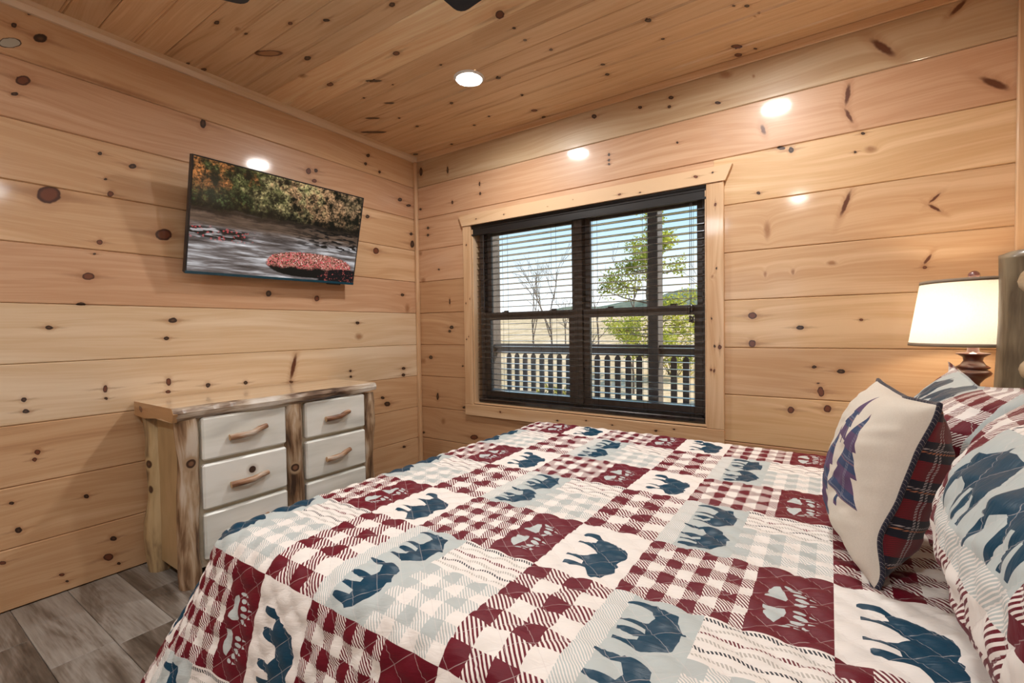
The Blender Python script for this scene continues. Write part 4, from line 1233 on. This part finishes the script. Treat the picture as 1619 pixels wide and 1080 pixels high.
    col = t.mix(t.mul(th_, 0.42), col, (0.66, 0.60, 0.58))
    wr = t.noise(t.xyz(t.mul(t.add(u, t.mul(v, 0.25)), 16.0), t.mul(t.sub(v, t.mul(u, 0.25)), 70.0), 0.0), 1.0, 3, 0.6, 0.6)
    nb = t.bump(wr, 0.35, 0.005)
    t.principled(col, t.mixf(bear, 0.52, 0.38), nb, spec=0.28, sheen=0.03)
    return t.m


M_QUILT = quilt_mat('patchwork_lodge_quilt')


def vnoise(x, y, seed):
    r = np.random.RandomState(seed)
    tab = r.rand(64, 64)
    xi = np.floor(x).astype(int); yi = np.floor(y).astype(int)
    fx = x - xi; fy = y - yi
    fx = fx * fx * (3 - 2 * fx); fy = fy * fy * (3 - 2 * fy)
    a = tab[xi % 64, yi % 64]; b = tab[(xi + 1) % 64, yi % 64]; c = tab[xi % 64, (yi + 1) % 64]; d = tab[(xi + 1) % 64, (yi + 1) % 64]
    return (a * (1 - fx) + b * fx) * (1 - fy) + (c * (1 - fx) + d * fx) * fy - 0.5


def puff(u, v, h):
    a = np.abs((u / Q_PU + v / Q_PV + 0.05) % 1.0 - 0.5) * 2
    b = np.abs((u / Q_PU - v / Q_PV + 0.58) % 1.0 - 0.5) * 2
    f = (np.sin(a * np.pi / 2) * np.sin(b * np.pi / 2)) ** 0.38
    wr = vnoise((u + 0.25 * v) * 9, (v - 0.25 * u) * 34, 3) * 0.0035 + vnoise(u * 5, v * 9, 5) * 0.004
    return h * f + wr * (0.35 + 0.65 * f)


def displace(P, d):
    du = np.gradient(P, axis=0); dv = np.gradient(P, axis=1)
    n = np.cross(du, dv); n /= np.linalg.norm(n, axis=2, keepdims=True) + 1e-12
    return P + n * d[..., None]


# ------------------------------------------------------------------ bed
M_BLOG = log_mat('grey_brown_bed_log', 2, 21.0, c=((0.06, 0.043, 0.026), (0.125, 0.093, 0.056), (0.19, 0.148, 0.092), (0.26, 0.21, 0.135)))
M_BRAIL = log_mat('pale_bed_rail', 1, 22.0, c=((0.32, 0.22, 0.12), (0.45, 0.33, 0.19), (0.55, 0.42, 0.26), (0.62, 0.50, 0.34)))
M_TICK = plain('white_mattress_ticking', (0.70, 0.69, 0.66), 0.8)
bed = thing('log_bed', (2.3, -1.3, 0.0), 'log bed with a tall grey-brown headboard post beside the lamp', 'bed')
for y in (-0.575, -2.125):
    m_ = MB()
    zz = np.linspace(0.0, 1.285, 14)
    m_.tube([(3.205 + 0.004 * math.sin(z * 7), y + 0.004 * math.cos(z * 5), z) for z in zz] + [(3.205, y, 1.300), (3.205, y, 1.306)],
            [0.087 + 0.003 * math.sin(z * 9) for z in zz] + [0.083, 0.060], 22, wob=0.02, seed=3)
    m_.build('headboard_post', M_BLOG, bed)
for z, r in ((1.208, 0.046), (0.95, 0.040), (0.72, 0.040)):
    MB().tube([(3.180, -0.575 - 0.080, z), (3.180, -0.70, z), (3.180, -1.35, z + 0.004), (3.180, -2.00, z), (3.180, -2.125 + 0.080, z)], [r * 0.8, r, r * 1.04, r, r * 0.8], 14, wob=0.05, seed=int(z * 100)).build('headboard_rail', M_BRAIL, bed)
MB().bbox(1.46, 3.10, -2.05, -0.54, 0.325, 0.578, 0.04).build('mattress', M_TICK, bed)
MB().bbox(1.46, 3.10, -2.05, -0.54, 0.16, 0.322, 0.015).build('box_spring', M_TICK, bed)
for y in (-0.60, -1.99):
    MB().tube([(1.50, y, 0.11), (3.13, y, 0.11)], 0.045, 10, wob=0.05, seed=8).build('side_rail', M_BRAIL, bed)
for x, y in ((1.52, -0.60), (1.52, -1.99)):
    MB().tube([(x, y, 0.0), (x, y, 0.155)], 0.05, 10).build('foot_leg', M_BLOG, bed)

# quilt spread over the bed, hanging over the foot and both sides
RR = 0.080
CX0, CY0, CY1 = 1.450, -2.032, -0.563
SX1 = 3.06
LDROP = 0.56
du = 0.0085
s_ = np.arange(CX0 - LDROP, SX1 + du, du); t_ = np.arange(CY0 - LDROP, CY1 + LDROP + du, du)
SS, TT = np.meshgrid(s_, t_, indexing='ij')
dx = np.minimum(SS - CX0, 0.0)
dy = np.where(TT < CY0, TT - CY0, np.where(TT > CY1, TT - CY1, 0.0))
r = np.maximum(np.abs(dx), np.abs(dy))
nrm = np.sqrt(dx * dx + dy * dy) + 1e-9
ux, uy = dx / nrm, dy / nrm
ua = np.minimum(r / RR, np.pi / 2)
ex_ = np.maximum(r - RR * np.pi / 2, 0.0)
near = (TT < CY0).astype(float)
corner = np.clip((CX0 + 0.10 - SS) / 0.30, 0, 1)
fold = np.where(dy != 0, np.sin((SS - 0.1) * 11.0) * 0.05, np.sin(TT * 9.0) * 0.05)
flare = near * (0.27 + 0.23 * corner) + (1 - near) * np.where(TT > CY1, 0.05, 0.16) + fold * np.where(TT > CY1, 0.2, 1.0) * np.clip(ex_ / 0.3, 0, 1)
hh = RR * np.sin(ua) + ex_ * flare
gg = RR * (1 - np.cos(ua)) + ex_ * np.sqrt(np.maximum(1 - flare ** 2, 0.3))
Pq = np.zeros(SS.shape + (3,))
Pq[..., 0] = np.where(dx < 0, CX0, SS) + ux * hh
Pq[..., 1] = np.where(dy < 0, CY0, np.where(dy > 0, CY1, TT)) + uy * hh
Pq[..., 2] = 0.597 - gg
sag = vnoise(SS * 2.2, TT * 2.2, 9) * 0.010 * (r < 0.02)
Pq[..., 2] += sag
Pq = displace(Pq, puff(SS, TT, 0.0085))
Pq[..., 2] = np.maximum(Pq[..., 2], 0.02)
m_ = MB(); m_.grid(Pq)
quilt = m_.build('patchwork_quilt', M_QUILT, None, origin=(2.2, -1.3, 0.6), uvs=np.stack([SS.ravel(), TT.ravel()], 1))
tag(quilt, 'patchwork quilt of red checks, bears and paw prints spread over the bed', 'quilt')
so = quilt.modifiers.new('thickness', 'SOLIDIFY'); so.thickness = 0.006; so.offset = -1


# ------------------------------------------------------------------ pillows
def pillow(name, c, ew, eh, W, H, TF, TB, mats, uvf, label, cat, group=None, N=56, pinch=0.05, flange=0.0, puffh=0.0, seed=1, wr=0.006, bend=0.0, droop=0.0, pw=(3.2, 3.2, 0.62)):
    """ew: unit vector along the width, eh: up the height; front faces ew x eh"""
    ew = np.array(ew, float); ew /= np.linalg.norm(ew)
    eh = np.array(eh, float); eh -= ew * (eh @ ew); eh /= np.linalg.norm(eh)
    en = np.cross(ew, eh)
    g_ = np.linspace(-1, 1, N)
    U, V = np.meshgrid(g_, g_, indexing='ij')
    fl = flange
    Ui = np.clip(np.abs(U) / (1 - fl), 0, 1); Vi = np.clip(np.abs(V) / (1 - fl), 0, 1)
    th = ((1 - Ui ** pw[0]) * (1 - Vi ** pw[1])) ** pw[2]
    X = W / 2 * U * (1 - pinch * (1 - V ** 2) * np.abs(U) ** 1.5)
    Y = H / 2 * V * (1 - pinch * (1 - U ** 2) * np.abs(V) ** 1.5)
    Y = Y - droop * (1 - np.abs(U)) * (V > 0) * V
    edge = 1 - np.clip(th * 3, 0, 1)
    wob = vnoise(U * 2.3 + 7, V * 2.3 + 3, seed) * 0.03 * edge
    out = []
    for side in (1, -1):
        T = TF if side > 0 else TB
        n_ = vnoise(U * 3.1 + 11, V * 3.1 + 5, seed + 1) * 2.2 * wr + vnoise((U + V * .4) * 4.5, (V - U * .4) * 11, seed + 2) * wr
        d = side * (T * th + n_ * np.clip(th * 2, 0, 1)) + wob + bend * (U ** 2)
        if puffh: d = d + side * puff(*uvf(X, Y), puffh) * np.clip(th * 2, 0, 1)
        P = np.array(c) + X[..., None] * ew + Y[..., None] * eh + d[..., None] * en
        out.append(P)
    m = MB(); m.grid(out[0], mi=0)
    B = out[1][::-1]
    Ub, Vb = U[::-1], V[::-1]
    m.grid(B, mi=1 if len(mats) > 1 else 0)
    uv1 = np.stack([a.ravel() for a in uvf(X, Y)], 1); uv2 = np.stack([a.ravel() for a in uvf(X[::-1], Y[::-1])], 1)
    o = m.build(name, mats, None, origin=(c[0], c[1], c[2] - H / 2), uvs=np.concatenate([uv1, uv2]))
    tag(o, label, cat, group)
    return o, (out[0], out[1])


SHAM_G = 'quilted pillow shams'
# width axis runs from far (window) to near, so that front (ew x eh) faces the foot of the bed
SHN = (2.960, -1.845, 0.792)
pillow('pillow_sham', SHN, (0.03, -1, 0), (0.13, 0, 1.0), 0.72, 0.43, 0.145, 0.08, [M_QUILT],
       lambda X, Y: (2.435 + (Y - 0.06), -1.966 - (X - 0.02)), 'quilted sham with blue bears at the right edge of the picture, nearest the camera', 'pillow', SHAM_G,
       N=110, flange=0.05, puffh=0.006, seed=21, wr=0.007, droop=0.01, pw=(4.0, 2.0, 0.85))
SHF = (2.990, -0.985, 0.768)
pillow('pillow_sham', SHF, (0.03, -1, 0), (0.10, 0, 1.0), 0.74, 0.40, 0.13, 0.08, [M_QUILT],
       lambda X, Y: (2.435 + (Y - 0.095), -1.966 - (X + 0.105)), 'quilted sham behind the tree cushion, farther one below the lamp', 'pillow', SHAM_G,
       N=110, flange=0.05, puffh=0.006, seed=31, wr=0.007, droop=0.03, pw=(4.0, 2.0, 0.85))
M_CASE = plain('cream_pillowcase', (0.62, 0.54, 0.43), 0.8, var=0.05)
pillow('sleeping_pillow', (3.095, -1.60, 0.815), (0, -1, 0), (0.06, 0, 1.0), 0.64, 0.44, 0.034, 0.030, [M_CASE], lambda X, Y: (X, Y),
       'plain cream pillow peeking out behind the nearest sham', 'pillow', N=40, seed=41)


def tartan(t, u, v):
    """u, v in metres -> tartan colour"""
    NAVY = (0.014, 0.014, 0.032); RED = (0.30, 0.010, 0.020); GRN = (0.006, 0.008, 0.010)
    fu = t.fract(t.div(u, 0.075)); fv = t.fract(t.div(v, 0.075))
    bu = t.mul(t.gt(fu, 0.5), 1.0); bv = t.mul(t.gt(fv, 0.5), 1.0)
    col = t.mix(bu, GRN, NAVY)
    twill = t.gt(t.fract(t.div(t.add(u, v), 0.0035)), 0.5)
    hz = t.mix(bv, NAVY, RED)
    col = t.mix(t.mixf(twill, 0.35, 0.75), col, hz)
    l1 = t.lt(t.m_('ABSOLUTE', t.sub(fu, 0.22)), 0.022); l2 = t.lt(t.m_('ABSOLUTE', t.sub(fu, 0.30)), 0.022)
    l3 = t.lt(t.m_('ABSOLUTE', t.sub(fv, 0.22)), 0.022); l4 = t.lt(t.m_('ABSOLUTE', t.sub(fv, 0.30)), 0.022)
    dash = t.gt(t.fract(t.div(t.add(u, v), 0.0055)), 0.4)
    col = t.mix(t.mul(t.mul(t.mx(t.mx(l1, l2), l4), dash), 0.8), col, (0.52, 0.46, 0.45))
    col = t.mix(t.mul(t.mul(l3, dash), 0.85), col, (0.60, 0.22, 0.10))
    return col


def tartan_back():
    t = NT('red_navy_tartan')
    o = t.sep(t.coord('UV'))
    t.principled(tartan(t, o[0], o[1]), 0.75, spec=0.25, sheen=0.2)
    return t.m


def tree_front():
    t = NT('white_cushion_with_tartan_trees')
    o = t.sep(t.coord('UV'))
    X, Y = o[0], o[1]
    tot = None
    for (cx, cy, w, h) in ((0.078, 0.020, 0.078, 0.205), (-0.050, -0.045, 0.080, 0.225), (0.0, 0.095, 0.050, 0.120)):
        s = t.div(t.sub(Y, cy - h / 2), h)
        hw = t.mul(t.curve(s, [(0, .10), (.109, .10), (.11, 1.0), (.14, .93), (.36, .50), (.365, .74), (.40, .68), (.60, .34), (.605, .52), (.64, .46), (.985, .02), (1.0, 0)]), w)
        ins = t.mul(t.lt(t.m_('ABSOLUTE', t.sub(X, cx)), hw), t.mul(t.gt(s, 0.0), t.lt(s, 1.0)))
        tot = ins if tot is None else t.mx(tot, ins)
    cloth = t.noise(t.coord('Object'), 400.0, 2)
    col = t.mix(tot, t.mix(cloth, (0.60, 0.55, 0.47), (0.70, 0.655, 0.58)), t.mix(0.60, tartan(t, X, Y), (0.055, 0.095, 0.205)))
    t.principled(col, 0.75, t.bump(cloth, 0.1, 0.001), spec=0.25)
    return t.m


M_TART = tartan_back()
cw = (math.sin(math.radians(7)), -math.cos(math.radians(7)), 0.0)
cush, (cf, cb) = pillow('throw_pillow', (2.768, -1.360, 0.776), cw, (0.25, 0.0, 1.0), 0.40, 0.362, 0.072, 0.095, [tree_front(), M_TART],
                        lambda X, Y: (X, Y), 'white cushion with tartan fir trees and a red tartan back leaning on the shams', 'cushion', N=64, pinch=0.07, seed=51, wr=0.005)
loop = list(cf[:, 0]) + list(cf[-1, 1:]) + list(cf[-2::-1, -1]) + list(cf[0, -2:0:-1])
m_ = MB(); m_.tube(loop + [loop[0]], 0.0045, 6, caps=False)
pp = m_.build('piping', M_TART, None, origin=cush.location, uvs=[(0.01 * i, 0.02) for i in range(len(m_.v))])
pp.parent = cush; pp.location = (0, 0, 0)

# ------------------------------------------------------------------ nightstand and lamp
NSX, NSY = 3.135, -0.255
ns_ = thing('nightstand', (NSX, NSY, 0.0), 'small log nightstand under the lamp, behind the far sham', 'nightstand')
MB().bbox(2.93, 3.34, -0.395, -0.045, 0.585, 0.622, 0.006).build('top', M_TOP, ns_)
MB().bbox(2.96, 3.32, -0.37, -0.07, 0.12, 0.585, 0.004).build('carcass', M_CARC, ns_)
for x in (2.965, 3.305):
    for y in (-0.355, -0.085):
        MB().tube([(x, y, 0), (x, y, 0.585)], 0.028, 10, wob=0.08, seed=int(x * 100 - y * 10)).build('leg', M_BRAIL, ns_)
dd = MB().bbox(2.935, 2.96, -0.345, -0.10, 0.40, 0.565, 0.005).build('drawer', M_PALE, ns_)
MB().tube([(2.927, -0.27, 0.48), (2.912, -0.22, 0.482), (2.927, -0.17, 0.488)], 0.010, 8).build('handle', M_TWIG, dd)


def shade_mat():
    t = NT('cream_linen_shade')
    f = t.noise(t.coord('Object'), 220.0, 2)
    col = t.ramp(f, [(0.3, (0.80, 0.76, 0.69)), (0.7, (0.86, 0.82, 0.75))])
    d = t.n('ShaderNodeBsdfDiffuse'); tr = t.n('ShaderNodeBsdfTranslucent'); mx = t.n('ShaderNodeMixShader')
    t.t.links.new(col, d.inputs[0]); t.t.links.new(col, tr.inputs[0]); mx.inputs[0].default_value = 0.34
    t.t.links.new(d.outputs[0], mx.inputs[1]); t.t.links.new(tr.outputs[0], mx.inputs[2]); t.t.links.new(mx.outputs[0], t.out.inputs[0])
    return t.m


LX, LY = 3.122, -0.270
lamp = thing('table_lamp', (LX, LY, 0.622), 'lit table lamp with cream drum shade and turned red-brown base', 'lamp')
M_LBASE = plain('red_brown_turned_wood', (0.085, 0.022, 0.016), 0.28, var=0.25, scale=20, coat=0.5)
bp = [(0.001, 0.0), (0.075, 0.0), (0.078, 0.012), (0.060, 0.026), (0.034, 0.044), (0.026, 0.07), (0.034, 0.10), (0.030, 0.135), (0.022, 0.170), (0.018, 0.215),
      (0.020, 0.245), (0.032, 0.262), (0.049, 0.276), (0.052, 0.284), (0.046, 0.291), (0.037, 0.296), (0.044, 0.300), (0.047, 0.304), (0.034, 0.314), (0.026, 0.328), (0.028, 0.340),
      (0.040, 0.349), (0.047, 0.3525), (0.046, 0.3555), (0.020, 0.359), (0.0165, 0.362), (0.0165, 0.40), (0.001, 0.40)]
MB().lathe(bp, (LX, LY, 0.622), 32).build('base', M_LBASE, lamp)
M_BRASS = plain('dull_brass', (0.42, 0.30, 0.14), 0.35, metallic=1.0)
m_ = MB(); m_.tube([(LX, LY, 1.022), (LX, LY, 1.06)], 0.014, 12)
m_.tube([(LX, LY - 0.014, 1.05), (LX, LY - 0.052, 1.10), (LX, LY - 0.05, 1.17), (LX, LY - 0.012, 1.232), (LX, LY, 1.237)], 0.002, 6, caps=False)
m_.tube([(LX, LY + 0.014, 1.05), (LX, LY + 0.052, 1.10), (LX, LY + 0.05, 1.17), (LX, LY + 0.012, 1.232), (LX, LY, 1.237)], 0.002, 6, caps=False)
m_.build('harp', M_BRASS, lamp)
m_ = MB(); m_.lathe([(0.001, -0.032), (0.012, -0.03), (0.014, -0.012), (0.027, 0.008), (0.031, 0.026), (0.024, 0.046), (0.001, 0.056)], (LX, LY, 1.085), 20)
m_.build('bulb', emit('warm_bulb', (1.0, 0.82, 0.60), BULB_LIGHT), lamp)
M_SHADE = shade_mat()
sh = MB().lathe([(0.182, 1.010), (0.1495, 1.240)], (LX, LY, 0), 64).build('shade', M_SHADE, lamp)
M_BAND = plain('taupe_shade_trim', (0.26, 0.205, 0.15), 0.8)
MB().lathe([(0.1815, 1.0045), (0.1835, 1.0045), (0.1822, 1.0165), (0.1802, 1.0165), (0.1815, 1.0045)], (LX, LY, 0), 64).build('shade_trim', M_BAND, sh)
MB().lathe([(0.1495, 1.233), (0.1515, 1.233), (0.1500, 1.2455), (0.1480, 1.2455), (0.1495, 1.233)], (LX, LY, 0), 64).build('shade_trim', M_BAND, sh)
m_ = MB()
for k in range(3):
    a = k * 2.094 + 0.3
    m_.tube([(LX, LY, 1.238), (LX + 0.148 * math.cos(a), LY + 0.148 * math.sin(a), 1.240)], 0.0016, 6, caps=False)
m_.build('spider', M_BRASS, sh)
MB().lathe([(0.001, 1.238), (0.006, 1.240), (0.006, 1.246)] + [(0.0165 * math.cos(a), 1.262 + 0.0165 * math.sin(a)) for a in np.linspace(-1.2, 1.55, 12)], (LX, LY, 0), 20).build('finial', plain('purple_brown_glass', (0.16, 0.06, 0.055), 0.12, coat=1.0), lamp)

# ------------------------------------------------------------------ ceiling fan (only two blade tips show)
FX, FY = 1.75, -2.10
fan = thing('ceiling_fan', (FX, FY, CZ), 'dark ceiling fan whose blade tips show at the top edge of the picture', 'fan')
M_FAN = plain('dark_fan_blade', (0.016, 0.019, 0.026), 0.42, var=0.2, scale=8)
MB().lathe([(0.001, 0.0), (0.07, 0.0), (0.066, -0.03), (0.03, -0.055), (0.013, -0.06), (0.013, -0.17), (0.001, -0.17)], (FX, FY, CZ), 24).build('canopy', M_FAN, fan)
MB().lathe([(0.001, -0.16), (0.05, -0.165), (0.105, -0.20), (0.115, -0.25), (0.10, -0.30), (0.06, -0.325), (0.001, -0.33)], (FX, FY, CZ), 28).build('motor', M_FAN, fan)
FZ = 2.145
MB().lathe([(0.001, -0.330), (0.085, -0.332), (0.088, -0.345), (0.08, -0.352)], (FX, FY, CZ), 28).build('added_bowl_fitter', M_FAN, fan)  # holds the added bowl; no light kit is in view
MB().lathe([(0.082, -0.350), (0.150, -0.385), (0.160, -0.405), (0.130, -0.445), (0.070, -0.470), (0.001, -0.476)], (FX, FY, CZ), 32).build('added_fill_bowl', emit('added_fill_glow', (0.95, 0.98, 1.0), FAN_FILL), fan)  # unseen glowing bowl, added to the fan to fill the room with light
for k in range(5):
    a = math.radians(90.5 + 72 * k)
    ca, sa = math.cos(a), math.sin(a)
    pr = [(0.17, -0.045), (0.30, -0.060), (0.60, -0.068)]
    tip = [(0.645 + 0.035 * math.sin(q), -0.035 - 0.033 * math.cos(q)) for q in np.linspace(0, math.pi / 2, 5)]
    outl = pr + tip
    outl = outl + [(x, -y) for x, y in outl[::-1]]
    m_ = MB()
    vs = []
    for dz in (0.004, -0.004):
        for (x, y) in outl:
            vs.append((FX + x * ca - y * sa, FY + x * sa + y * ca, FZ + dz - 0.14 * y))
    n = len(outl)
    m_.add(vs, [tuple(range(n)), tuple(range(2 * n - 1, n - 1, -1))] + [(i, i + n, (i + 1) % n + n, (i + 1) % n) for i in range(n)])
    b_ = fix_normals(m_.build('blade', M_FAN, fan))
    m_ = MB(); m_.tube([(FX + 0.09 * ca, FY + 0.09 * sa, FZ + 0.01), (FX + 0.23 * ca, FY + 0.23 * sa, FZ + 0.006)], [0.016, 0.010], 8); m_.build('blade_iron', M_FAN, b_)
